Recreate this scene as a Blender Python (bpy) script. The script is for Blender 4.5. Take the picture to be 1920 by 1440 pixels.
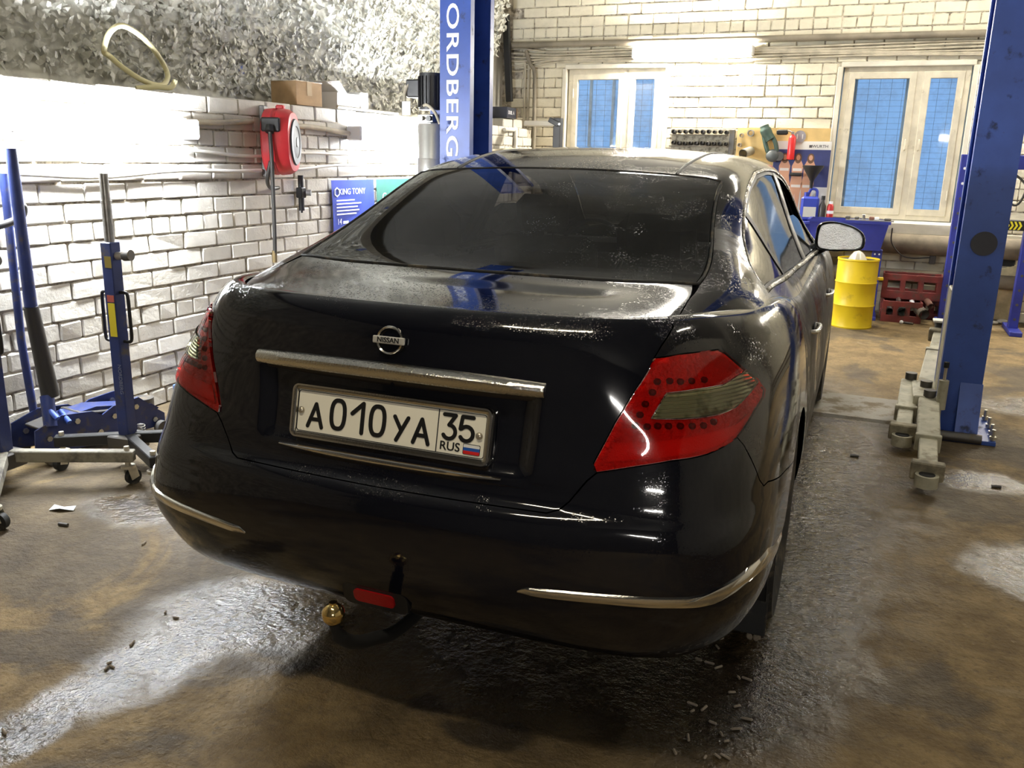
import bpy, bmesh, math, random
import numpy as np
from mathutils import Vector, Matrix
from mathutils.bvhtree import BVHTree
from mathutils.geometry import delaunay_2d_cdt

for o in list(bpy.data.objects): bpy.data.objects.remove(o)
scene = bpy.context.scene
COL = scene.collection
random.seed(7); RNG = np.random.default_rng(7)
rad = math.radians
V3 = np.array

# ---------------------------------------------------------------- camera
FPX = 1622.1; PIT = rad(14.66); ROLL = rad(1.32); YAW_ROOM = rad(22.50); CAR_YAW = rad(0.82)
CAM_CAR = np.array([1.001, -1.624, 1.423])          # camera seen from the car's own frame
def rotz(a): return np.array([[math.cos(a), -math.sin(a), 0], [math.sin(a), math.cos(a), 0], [0, 0, 1.]])
class Cam:
    def __init__(s, C, yaw):
        f0 = np.array([-math.sin(yaw), math.cos(yaw), 0]); r0 = np.array([math.cos(yaw), math.sin(yaw), 0]); z = np.array([0, 0, 1.])
        f = math.cos(PIT)*f0 - math.sin(PIT)*z; u = math.sin(PIT)*f0 + math.cos(PIT)*z
        s.C = C; s.F = f; s.R = math.cos(ROLL)*r0 + math.sin(ROLL)*u; s.U = -math.sin(ROLL)*r0 + math.cos(ROLL)*u
    def ray(s, x, y):
        d = s.F + (x-960)/FPX*s.R - (y-720)/FPX*s.U
        return d/np.linalg.norm(d)
    def on(s, x, y, ax, val):                          # the point of this sight line on the plane axis = val
        d = s.ray(x, y); return s.C + (val - s.C[ax])/d[ax]*d
    def pix(s, P):
        P = np.asarray(P, float) - s.C; d = P @ s.F
        return 960 + FPX*(P @ s.R)/d, 720 - FPX*(P @ s.U)/d, d
WORLD = Cam(rotz(CAR_YAW) @ CAM_CAR, YAW_ROOM)
CARCAM = Cam(CAM_CAR, YAW_ROOM - CAR_YAW)
cd = bpy.data.cameras.new('camera'); cam = bpy.data.objects.new('camera', cd); COL.objects.link(cam)
cd.sensor_fit = 'HORIZONTAL'; cd.sensor_width = 36; cd.lens = FPX/1920*36; cd.clip_start = .02; cd.clip_end = 100
m = Matrix.Identity(4)
for i in range(3):
    m[i][0] = WORLD.R[i]; m[i][1] = WORLD.U[i]; m[i][2] = -WORLD.F[i]; m[i][3] = WORLD.C[i]
cam.matrix_world = m
scene.camera = cam

# ---------------------------------------------------------------- world, exposure
scene.view_settings.view_transform = 'Standard'; scene.view_settings.look = 'None'
scene.view_settings.gamma = 1; scene.view_settings.use_curve_mapping = False
scene.view_settings.exposure = 0.0
wd = bpy.data.worlds.new('dusk'); scene.world = wd; wd.use_nodes = True
wd.node_tree.nodes['Background'].inputs[0].default_value = (.23, .41, .68, 1)     # dusk light outside the windows
wd.node_tree.nodes['Background'].inputs[1].default_value = 1.35

try:
    cy_ = scene.cycles; cy_.max_bounces = 7; cy_.diffuse_bounces = 3; cy_.glossy_bounces = 4; cy_.transmission_bounces = 4; cy_.transparent_max_bounces = 10; cy_.caustics_reflective = False; cy_.caustics_refractive = False
except AttributeError: pass

# ---------------------------------------------------------------- materials
MATS = {}
class NT:
    def __init__(s, name):
        s.m = bpy.data.materials.new(name); s.m.use_nodes = True; s.t = s.m.node_tree; s.n = s.t.nodes
        s.b = s.n['Principled BSDF']; s.out = s.n['Material Output']
    def node(s, typ, **kw):
        n = s.n.new('ShaderNode' + typ)
        for k, v in kw.items():
            if k.startswith('i_'):
                key = k[2:]; key = int(key) if key.isdigit() else key.replace('_', ' ')
                s.put(n.inputs[key], v)
            else: setattr(n, k, v)
        return n
    def put(s, sock, v):
        if isinstance(v, bpy.types.NodeSocket): s.t.links.new(v, sock)
        elif isinstance(v, (tuple, list)) and len(v) == 3 and sock.type == 'RGBA': sock.default_value = (*v, 1)
        else: sock.default_value = v
    def obj(s): return s.node('TexCoord').outputs['Object']
    def pos(s): return s.node('NewGeometry').outputs['Position']
    def noise(s, vec, scale, detail=4, rough=.55, dist=0, out='Fac'):
        n = s.node('TexNoise', i_Scale=scale, i_Detail=detail, i_Roughness=rough, i_Distortion=dist)
        s.put(n.inputs['Vector'], vec); return n.outputs[out]
    def ramp(s, fac, a, b, lo=0., hi=1.):
        n = s.node('MapRange', i_From_Min=a, i_From_Max=b, i_To_Min=lo, i_To_Max=hi); n.clamp = True
        n.interpolation_type = 'SMOOTHSTEP'
        s.put(n.inputs['Value'], fac); return n.outputs[0]
    def mix(s, fac, a, b):
        n = s.node('Mix', data_type='RGBA'); s.put(n.inputs[0], fac); s.put(n.inputs[6], a); s.put(n.inputs[7], b); return n.outputs[2]
    def math(s, op, a, b=0.):
        n = s.node('Math', operation=op); s.put(n.inputs[0], a); s.put(n.inputs[1], b); return n.outputs[0]
    def bump(s, h, strength, dist=.01, normal=None):
        n = s.node('Bump', i_Strength=strength, i_Distance=dist); s.put(n.inputs['Height'], h)
        if normal is not None: s.put(n.inputs['Normal'], normal)
        return n.outputs[0]
    def set(s, **kw):
        for k, v in kw.items(): s.put(s.b.inputs[k.replace('_', ' ')], v)
def mat(name, col, rough=.5, metal=0., var=None, bump=None, dirt=None, **kw):
    """plain surface: colour + a noise variation (scale, amount), fine relief (scale, strength), dirt (scale, colour, amount)"""
    if name in MATS: return MATS[name]
    g = NT(name); c = col; P = g.obj()
    if var:
        f = g.ramp(g.noise(P, var[0], 5), .3, .7, 1-var[1], 1+var[1])
        n = g.node('Mix', data_type='RGBA', blend_type='MULTIPLY'); g.put(n.inputs[0], 1.); g.put(n.inputs[6], (*col, 1)); 
        cc = g.node('CombineColor'); 
        for i in range(3): g.put(cc.inputs[i], f)
        g.put(n.inputs[7], cc.outputs[0]); c = n.outputs[2]
    if dirt:
        f = g.ramp(g.noise(P, dirt[0], 6, .65), .62-dirt[2]*.35, .75-dirt[2]*.2)
        c = g.mix(f, c, dirt[1]); r = g.ramp(f, 0, 1, rough, .8); g.set(Roughness=r)
    else: g.set(Roughness=rough)
    g.set(Base_Color=c, Metallic=metal)
    if bump: g.set(Normal=g.bump(g.noise(P, bump[0], 5), bump[1], .004))
    for k, v in kw.items(): g.put(g.b.inputs[k.replace('_', ' ')], v)
    MATS[name] = g.m; return g.m
def emit(name, col, strength):
    g = NT(name); g.set(Base_Color=(.8, .8, .8), Emission_Color=col, Emission_Strength=strength); MATS[name] = g.m; return g.m

# ---------------------------------------------------------------- mesh helpers
def link(name, me, parent=None, mt=None, smooth=False):
    o = bpy.data.objects.new(name, me); COL.objects.link(o)
    if parent is not None: o.parent = parent
    if mt is not None and len(me.materials) == 0: me.materials.append(mt)
    if smooth:
        me.polygons.foreach_set('use_smooth', [True]*len(me.polygons))
    return o
def tag(o, label=None, cat=None, group=None, kind=None):
    for k, v in (('label', label), ('category', cat), ('group', group), ('kind', kind)):
        if v: o[k] = v
    return o
def empty(name, loc=(0, 0, 0), rz=0, label=None, cat=None, group=None):
    o = bpy.data.objects.new(name, None); COL.objects.link(o); o.location = loc; o.rotation_euler = (0, 0, rz); o.empty_display_size = .1
    return tag(o, label, cat, group)
class MB:
    """collects solids into one mesh"""
    def __init__(s): s.v = []; s.f = []
    def add(s, vs, fs):
        k = len(s.v); s.v += [tuple(map(float, q)) for q in vs]; s.f += [tuple(i+k for i in f) for f in fs]; return s
    def box(s, c, d, rot=None, bev=0.):
        """box of size d centred at c, chamfered edges"""
        hx, hy, hz = [q/2 for q in d]; b = min(bev, hx*.9, hy*.9, hz*.9)
        R = np.eye(3) if rot is None else np.array(rot)
        if b <= 0:
            vs = [(x, y, z) for x in (-hx, hx) for y in (-hy, hy) for z in (-hz, hz)]
            fs = [(0, 1, 3, 2), (4, 6, 7, 5), (0, 4, 5, 1), (2, 3, 7, 6), (0, 2, 6, 4), (1, 5, 7, 3)]
        else:
            bm = bmesh.new(); bmesh.ops.create_cube(bm, size=1)
            for q in bm.verts: q.co = Vector((q.co.x*d[0], q.co.y*d[1], q.co.z*d[2]))
            bmesh.ops.bevel(bm, geom=bm.edges[:], offset=b, segments=1, affect='EDGES')
            bm.verts.index_update(); vs = [tuple(q.co) for q in bm.verts]; fs = [tuple(q.index for q in f.verts) for f in bm.faces]; bm.free()
        return s.add([tuple(R @ np.array(q) + np.array(c)) for q in vs], fs)
    def tube(s, pts, r, n=10, cap=True):
        pts = [np.array(p, float) for p in pts]; rr = r if hasattr(r, '__len__') else [r]*len(pts)
        t0 = pts[1]-pts[0]; ref = np.array([0, 0, 1.]) if abs(t0[2]) < .9*np.linalg.norm(t0) else np.array([1., 0, 0])
        vs = []; a = np.cross(t0, ref); a /= np.linalg.norm(a)
        for i, p in enumerate(pts):
            t = (pts[min(i+1, len(pts)-1)]-pts[max(i-1, 0)]); t /= np.linalg.norm(t)+1e-12
            a = a - t*(a @ t); a /= np.linalg.norm(a)+1e-12; b = np.cross(t, a)
            for k in range(n):
                w = 2*math.pi*k/n; vs.append(p + rr[i]*(math.cos(w)*a + math.sin(w)*b))
        fs = [(i*n+k, i*n+(k+1) % n, (i+1)*n+(k+1) % n, (i+1)*n+k) for i in range(len(pts)-1) for k in range(n)]
        if cap: fs += [tuple(range(n-1, -1, -1)), tuple((len(pts)-1)*n+k for k in range(n))]
        return s.add(vs, fs)
    def cyl(s, p, q, r, n=16, r2=None): return s.tube([p, q], [r, r if r2 is None else r2], n)
    def lathe(s, prof, c=(0, 0, 0), axis='z', n=24, closed=False):
        """prof: list of (radius, height)"""
        vs = []
        for r_, h in prof:
            for k in range(n):
                w = 2*math.pi*k/n; x, y = r_*math.cos(w), r_*math.sin(w)
                p = {'z': (x, y, h), 'x': (h, x, y), 'y': (y, h, x)}[axis]
                vs.append((p[0]+c[0], p[1]+c[1], p[2]+c[2]))
        m_ = len(prof); fs = [(i*n+k, i*n+(k+1) % n, ((i+1) % m_)*n+(k+1) % n, ((i+1) % m_)*n+k) for i in range(m_ if closed else m_-1) for k in range(n)]
        if not closed: fs += [tuple(range(n-1, -1, -1)), tuple((m_-1)*n+k for k in range(n))]
        return s.add(vs, fs)
    def prism(s, poly, ax, a, b):
        """2D outline poly extruded along axis ax from a to b (outline axes are the other two, in order)"""
        n = len(poly); 
        def P(q, h):
            l = [q[0], q[1]]; l.insert(ax, h); return tuple(l)
        vs = [P(q, a) for q in poly]+[P(q, b) for q in poly]
        fs = [tuple(range(n)), tuple(range(2*n-1, n-1, -1))]+[(i, i+n, (i+1) % n+n, (i+1) % n) for i in range(n)]
        return s.add(vs, fs)
    def ball(s, c, r, nu=12, nv=8, sc=(1, 1, 1)):
        prof = [(max(r*math.sin(math.pi*i/nv), 1e-4), -r*math.cos(math.pi*i/nv)) for i in range(nv+1)]
        k = len(s.v); s.lathe(prof, (0, 0, 0), 'z', nu)
        for i in range(k, len(s.v)): q = s.v[i]; s.v[i] = (q[0]*sc[0]+c[0], q[1]*sc[1]+c[1], q[2]*sc[2]+c[2])
        return s
    def mesh(s, name='mesh', fix=True):
        me = bpy.data.meshes.new(name); me.from_pydata(s.v, [], s.f); 
        if fix:
            bm = bmesh.new(); bm.from_mesh(me); bmesh.ops.recalc_face_normals(bm, faces=bm.faces[:]); bm.to_mesh(me); bm.free()
        me.update(); return me
    def build(s, name, mt, parent=None, smooth=None, loc=None, **tg):
        me = s.mesh(name); o = link(name, me, parent, mt)
        if smooth is not None:
            me.polygons.foreach_set('use_smooth', [True]*len(me.polygons)); me.set_sharp_from_angle(angle=rad(smooth))
        if loc is not None: o.location = loc
        if tg: tag(o, **tg)
        return o
def rx(a): c, s = math.cos(a), math.sin(a); return np.array([[1, 0, 0], [0, c, -s], [0, s, c]])
def ry(a): c, s = math.cos(a), math.sin(a); return np.array([[c, 0, s], [0, 1, 0], [-s, 0, c]])
def smooth_path(pts, n=8, closed=False):
    """Catmull-Rom through points"""
    P = [np.array(p, float) for p in pts]; L = len(P); out = []
    for i in range(L if closed else L-1):
        p0 = P[(i-1) % L] if closed or i > 0 else 2*P[0]-P[1]; p1 = P[i]; p2 = P[(i+1) % L]; p3 = P[(i+2) % L] if closed or i+2 < L else 2*P[-1]-P[-2]
        for k in range(n):
            t = k/n; out.append(.5*((2*p1)+(-p0+p2)*t+(2*p0-5*p1+4*p2-p3)*t*t+(-p0+3*p1-3*p2+p3)*t**3))
    if not closed: out.append(P[-1])
    return out
def text(name, body, size, mt, parent, loc, rot, ext=.001, sx=1., align='CENTER', sp=1., off=0.):
    """lettering as mesh"""
    cu = bpy.data.curves.new(name, 'FONT'); cu.body = body; cu.size = size; cu.extrude = ext; cu.align_x = align; cu.align_y = 'CENTER'; cu.space_character = sp; cu.offset = off; cu.resolution_u = 4
    t = bpy.data.objects.new(name, cu); COL.objects.link(t); bpy.context.view_layer.update()
    me = bpy.data.meshes.new_from_object(t.evaluated_get(bpy.context.evaluated_depsgraph_get())); bpy.data.objects.remove(t)
    me.materials.clear(); o = link(name, me, parent, mt); o.location = loc; o.rotation_euler = rot; o.scale = (sx, 1, 1); return o
def tint_glass(name, tint, gl=.03, drops=0., dust=.07):
    g = NT(name); g.n.remove(g.b); P = g.obj()
    tr = g.node('BsdfTransparent', i_Color=(*tint, 1)); gs = g.node('BsdfGlossy', i_Roughness=gl); gs.inputs[0].default_value = (1, 1, 1, 1)
    fr = g.node('Fresnel', i_IOR=1.5); mx = g.node('MixShader')
    g.put(mx.inputs[0], g.math('MULTIPLY', fr.outputs[0], .8)); g.put(mx.inputs[1], tr.outputs[0]); g.put(mx.inputs[2], gs.outputs[0])
    df = g.node('BsdfDiffuse'); df.inputs[0].default_value = (.20, .19, .17, 1)
    m2 = g.node('MixShader'); g.put(m2.inputs[0], g.ramp(g.noise(P, 3., 7, .7), .4, .8, dust*.2, dust)); g.put(m2.inputs[1], mx.outputs[0]); g.put(m2.inputs[2], df.outputs[0])
    g.put(g.out.inputs[0], m2.outputs[0])
    if drops:
        v = g.node('TexVoronoi', i_Scale=150., i_Randomness=1.); g.put(v.inputs['Vector'], P)
        ox = g.node('SeparateXYZ'); g.put(ox.inputs[0], P)
        msk = g.math('MULTIPLY', g.ramp(g.noise(P, 6., 4), .50, .62), g.ramp(ox.outputs[0], -.25, .45))
        b = g.bump(g.math('MULTIPLY', g.ramp(v.outputs['Distance'], .05, .30, 1, 0), msk), .8*drops, .003)
        g.put(gs.inputs['Normal'], b); g.put(fr.inputs['Normal'], b)
    MATS[name] = g.m; return g.m
# ================================================================ THE ROOM
XL, XU, YB, ZL = -2.68, -3.08, 7.80, 1.735          # left dado wall, recessed wall above it, back wall, ledge height
XR, YF, ZC = 5.4, -4.6, 3.7
W = WORLD.on
def el_mask(g, P, cx, cy, rx_, ry_, rot=0., soft=.55):
    mp = g.node('Mapping', vector_type='TEXTURE'); g.put(mp.inputs['Vector'], P)
    mp.inputs['Location'].default_value = (cx, cy, 0); mp.inputs['Rotation'].default_value = (0, 0, rad(rot)); mp.inputs['Scale'].default_value = (rx_, ry_, 1000)
    ln = g.node('VectorMath', operation='LENGTH'); g.put(ln.inputs[0], mp.outputs[0])
    return g.ramp(ln.outputs['Value'], 1-soft, 1+soft*.6, 1, 0)
def floor_material():
    g = NT('wet_concrete'); P = g.pos()
    n1 = g.noise(P, .9, 7, .62, .6); n2 = g.noise(P, 5.5, 10, .74, .3); n3 = g.noise(P, 38., 6, .7); n4 = g.noise(P, 1.7, 6, .6, 1.2)
    wp = g.node('VectorMath', operation='ADD'); g.put(wp.inputs[0], P)
    nc = g.node('TexNoise', i_Scale=3.2, i_Detail=6.); g.put(nc.inputs['Vector'], P)
    sc = g.node('VectorMath', operation='MULTIPLY_ADD'); g.put(sc.inputs[0], nc.outputs['Color']); sc.inputs[1].default_value = (.28, .28, 0); sc.inputs[2].default_value = (-.14, -.14, 0)
    g.put(wp.inputs[1], sc.outputs[0]); Q = wp.outputs[0]
    wet = None
    for e in ((-.66, .36, .34, .24, 25), (-.74, .10, .17, .40, -8), (-.83, -.32, .11, .38, -14), (-1.6, .90, .30, .17, 15), (.2, 2.4, 1.15, 2.5, 0), (.95, 1.5, .26, 1.3, 0), (1.75, 1.78, .30, .30, 0), (.72, .55, .32, .36, 0), (2.3, 4.4, .6, .3, 10), (-1.3, 2.2, .5, 1.4, 0), (1.62, 2.75, .22, .16, 0)):
        mk = el_mask(g, Q, *e); wet = mk if wet is None else g.math('MAXIMUM', wet, mk)
    wet = g.math('MULTIPLY', wet, g.ramp(g.noise(P, 11., 6, .7), .34, .56, .5, 1))
    stain_shade = el_mask(g, Q, .25, .16, .16, .075, 12, .4)
    for e in ((.06, .19, .09, .045, 10), (-.33, .2, .09, .05, 20), (.35, .6, .8, .5, 0)): stain_shade = g.math('MAXIMUM', stain_shade, el_mask(g, Q, *e))  # small floor stains, plus a broad patch painting the car's shade under its tail
    damp_shade = g.math('MAXIMUM', g.math('MULTIPLY', g.ramp(n1, .50, .57), .7), g.math('MAXIMUM', wet, g.math('MULTIPLY', stain_shade, .8)))
    dry = g.mix(g.ramp(n2, .35, .68), (.140, .092, .036), (.275, .192, .084))
    dry = g.mix(g.ramp(n4, .60, .72), dry, (.27, .215, .13)); dry = g.mix(g.ramp(n3, .52, .70, 0, .6), dry, (.06, .042, .022))
    wetc = g.mix(g.ramp(n2, .35, .7), (.034, .026, .017), (.075, .057, .034))
    n5 = g.noise(P, 24., 9, .78); dry = g.mix(g.ramp(n5, .60, .68, 0, .6), dry, (.36, .28, .16)); dry = g.mix(g.ramp(n5, .40, .32, 0, .7), dry, (.055, .04, .02)); wetc = g.mix(g.ramp(n5, .60, .70, 0, .5), wetc, (.13, .10, .06))
    col = g.mix(damp_shade, dry, wetc); col = g.mix(g.math('MULTIPLY', stain_shade, .75), col, (.014, .010, .007))
    g.set(Base_Color=col, Roughness=g.ramp(g.math('ADD', wet, g.math('MULTIPLY', damp_shade, .22)), 0, 1, .85, .085), Specular_IOR_Level=.5)
    def bmp(h, st, di, prev=None):
        n = g.node('Bump', i_Distance=di); g.put(n.inputs['Height'], h); g.put(n.inputs['Strength'], g.ramp(wet, .2, 1, st, st*.8))
        if prev is not None: g.put(n.inputs['Normal'], prev)
        return n.outputs[0]
    g.set(Normal=bmp(n2, .5, .012, bmp(g.noise(P, 60., 2, .6), .55, .007, bmp(g.noise(P, 24., 4, .65), .75, .014))))
    return g.m
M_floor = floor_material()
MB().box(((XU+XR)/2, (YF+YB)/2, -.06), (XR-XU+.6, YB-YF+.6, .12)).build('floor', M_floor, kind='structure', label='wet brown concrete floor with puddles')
M_wallp = mat('plaster', (.36, .33, .27), .8, var=(3, .12), bump=(30, .4))
M_ceil = mat('ceiling_paint', (.13, .125, .11), .85, var=(2, .1))
MB().box(((XU+XR)/2, (YF+YB)/2, ZC+.05), (XR-XU+.6, YB-YF+.6, .1)).build('ceiling', M_ceil, kind='structure')
MB().box((XR+.1, (YF+YB)/2, ZC/2), (.2, YB-YF+.4, ZC)).build('wall_right', M_wallp, kind='structure')
MB().box(((XU+XR)/2, YF-.1, ZC/2), (XR-XU+.4, .2, ZC)).build('wall_front', mat('dark_gate', (.07, .065, .06), .6, var=(3, .2)), kind='structure')
MB().box((XU-.1, (YF+YB)/2, ZC/2+ZL/2), (.2, YB-YF+.4, ZC-ZL)).build('wall_left_upper', mat('grey_plaster', (.42, .40, .35), .85, var=(3, .2)), kind='structure')
# ---- painted brickwork: mortar bed with single bricks standing proud
def brick_mat(name, c, dirtc, amt):
    g = NT(name); P = g.pos(); oi = g.node('ObjectInfo').outputs['Random']
    f = g.ramp(g.noise(P, 9., 6, .6), .3, .75)
    c1 = g.mix(f, c, tuple(q*.86 for q in c)); c2 = g.mix(g.math('MULTIPLY', oi, .35), c1, tuple(q*.80 for q in c))
    sp = g.ramp(g.noise(P, 55., 3, .6), .69, .75); c3 = g.mix(g.math('MULTIPLY', sp, .6), c2, dirtc)
    st = g.ramp(g.noise(P, 2.3, 7, .7, .8), .60-.1*amt, .85); c4 = g.mix(g.math('MULTIPLY', st, amt), c3, dirtc)
    g.set(Base_Color=c4, Roughness=.62, Normal=g.bump(g.noise(P, 34., 6, .65), .5, .008)); MATS[name] = g.m; return g.m
M_brL = brick_mat('white_brick', (.64, .61, .54), (.20, .17, .12), .35); M_brB = brick_mat('cream_brick', (.80, .74, .57), (.22, .18, .11), .25)
M_mort = mat('mortar', (.50, .45, .36), .9, var=(14, .4), bump=(60, .8), dirt=(18, (.16, .13, .09), .5))
def brick_mesh(l, h, d, jit, name):
    bm = bmesh.new(); bmesh.ops.create_cube(bm, size=1)
    for v in bm.verts: v.co = Vector((v.co.x*l, v.co.y*d, v.co.z*h))
    bmesh.ops.bevel(bm, geom=bm.edges[:], offset=.007, segments=1, affect='EDGES', clamp_overlap=True)
    for v in bm.verts: v.co += Vector([random.gauss(0, jit) for _ in range(3)])
    me = bpy.data.meshes.new(name); bm.to_mesh(me); bm.free()
    return me
CAR_SIL = [(290, 900), (325, 690), (360, 600), (425, 520), (560, 470), (800, 312), (950, 276), (1120, 270), (1400, 290), (1500, 375), (1560, 480), (1560, 620), (1480, 1000), (1300, 1250), (500, 1090)]
def in2(p, poly):
    c = False; j = len(poly)-1
    for i in range(len(poly)):
        a, b = poly[i], poly[j]
        if (a[1] > p[1]) != (b[1] > p[1]) and p[0] < (b[0]-a[0])*(p[1]-a[1])/(b[1]-a[1])+a[0]: c = not c
        j = i
    return c
def brickwork(wall, mt_, place, rows, jit, depth, rz, skip, stuff_label):
    """rows: (z centre, height, [(pos, length)]); place(pos, z) -> world position of the brick's centre"""
    lib = {}
    def get(l, h):
        key = (round(l, 2), round(h, 3))
        if key not in lib: lib[key] = [brick_mesh(l, h, depth, jit, 'brick') for _ in range(4)]; [m_.materials.append(mt_) for m_ in lib[key]]
        return random.choice(lib[key])
    allb = []
    for z, h, items in rows:
        for p, l in items:
            if skip(p, l, z): continue
            c = place(p, z); x, y, d = WORLD.pix(c); vis = d > .5 and -60 < x < 1980 and -60 < y < 1500 and not in2((x, y), CAR_SIL)
            n_ = V3([-math.sin(rz), math.cos(rz), 0]); cosv = abs(np.dot(WORLD.C-c, n_))/np.linalg.norm(WORLD.C-c)
            allb.append((l*h*cosv/d/d if vis else -1, c, l, h))
    allb.sort(key=lambda q: -q[0]); rest = MB()
    for i, (s_, c, l, h) in enumerate(allb):
        me = get(l, h); out = random.gauss(0, jit*.9); n_ = V3([-math.sin(rz), math.cos(rz), 0]); a = random.gauss(0, jit*.9)
        loc = c+n_*out+V3([0, 0, random.gauss(0, jit*.5)])
        if i < 300 and s_ > 0:
            o = bpy.data.objects.new('brick', me); COL.objects.link(o); o.parent = wall; o.location = loc; o.rotation_euler = (random.gauss(0, jit), a, rz+random.gauss(0, jit*1.5))
        else:
            R_ = np.array(Matrix.Rotation(rz, 3, 'Z')) @ np.array(Matrix.Rotation(a, 3, 'Y')); co = np.empty(len(me.vertices)*3); me.vertices.foreach_get('co', co)
            rest.add(co.reshape(-1, 3) @ R_.T+loc, [tuple(p.vertices) for p in me.polygons])
    me = bpy.data.meshes.new('more_bricks'); me.from_pydata(rest.v, [], rest.f)
    o = link('more_bricks', me, wall, mt_); tag(o, stuff_label, kind='stuff')
# left dado wall
wl = MB().box(((XL-.006+XU)/2, (YF+YB)/2, ZL/2-.006), (XL-XU-.006, YB-YF+.2, ZL-.012)).build('wall_left', M_mort, kind='structure', label='white-painted rough brick dado wall along the left')
CH = .0965; rows = []
for i in range(18):
    z = ZL-CH*(i+.5); head = i % 5 == 2; mod = .132 if head else .264; off = 1.394+(0 if i % 2 else .132)+(.033 if head else 0)
    k0 = int(math.floor((-.9-off)/mod)); its = []
    p = off+k0*mod
    while p < YB-.1:
        l = mod-random.uniform(.006, .013); its.append((p+mod/2, l)); p += mod
    rows.append((z, CH-random.uniform(.006, .011), its))
brickwork(wl, M_brL, lambda p, z: V3([XL-.048, p, z]), rows, .0017, .11, -math.pi/2, lambda p, l, z: p+l/2 > YB-.02, 'further white bricks of the left wall')
# back wall with two window openings
WIN = [(-2.33, -1.20, .915, 2.37), (.50, 1.67, .905, 2.345)]
wb = MB()
xs = sorted({XU-.2, XR+.2, *[w_[0] for w_ in WIN], *[w_[1] for w_ in WIN]})
for a, b in zip(xs[:-1], xs[1:]):
    w_ = [q for q in WIN if abs(q[0]-a) < 1e-6]
    if w_: wb.box(((a+b)/2, YB+.19, w_[0][2]/2), (b-a, .36, w_[0][2])); wb.box(((a+b)/2, YB+.19, (w_[0][3]+ZC)/2), (b-a, .36, ZC-w_[0][3]))
    else: wb.box(((a+b)/2, YB+.19, ZC/2), (b-a, .36, ZC))
wbk = wb.build('wall_back', M_mort, kind='structure', label='cream-painted brick wall at the back with two windows')
CB = .1035; rows = []
for i in range(35):
    z = 1.76+CB*(i-17+.5); head = i % 5 == 1; mod = .132 if head else .264; off = -.99+(.132 if i % 2 else 0)
    its = []; p = off+math.floor((XU-off)/mod)*mod
    while p < 4.6:
        segs = [(p+.004, p+mod-random.uniform(.003, .008))]
        for a_, b_, c_, d_ in WIN:
            if c_-.045 < z < d_+.045: segs = [q for s0, s1 in segs for q in ((s0, min(s1, a_-.03)), (max(s0, b_+.03), s1)) if q[1]-q[0] > .035]
        its += [((s0+s1)/2, s1-s0) for s0, s1 in segs]; p += mod
    rows.append((z, CB-random.uniform(.008, .011), its))
def skipb(p, l, z):
    if p-l/2 < XU+.01: return True
    return False
brickwork(wbk, M_brB, lambda p, z: V3([p, YB+.043, z]), rows, .002, .09, math.pi, skipb, 'further cream bricks of the back wall')
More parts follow.
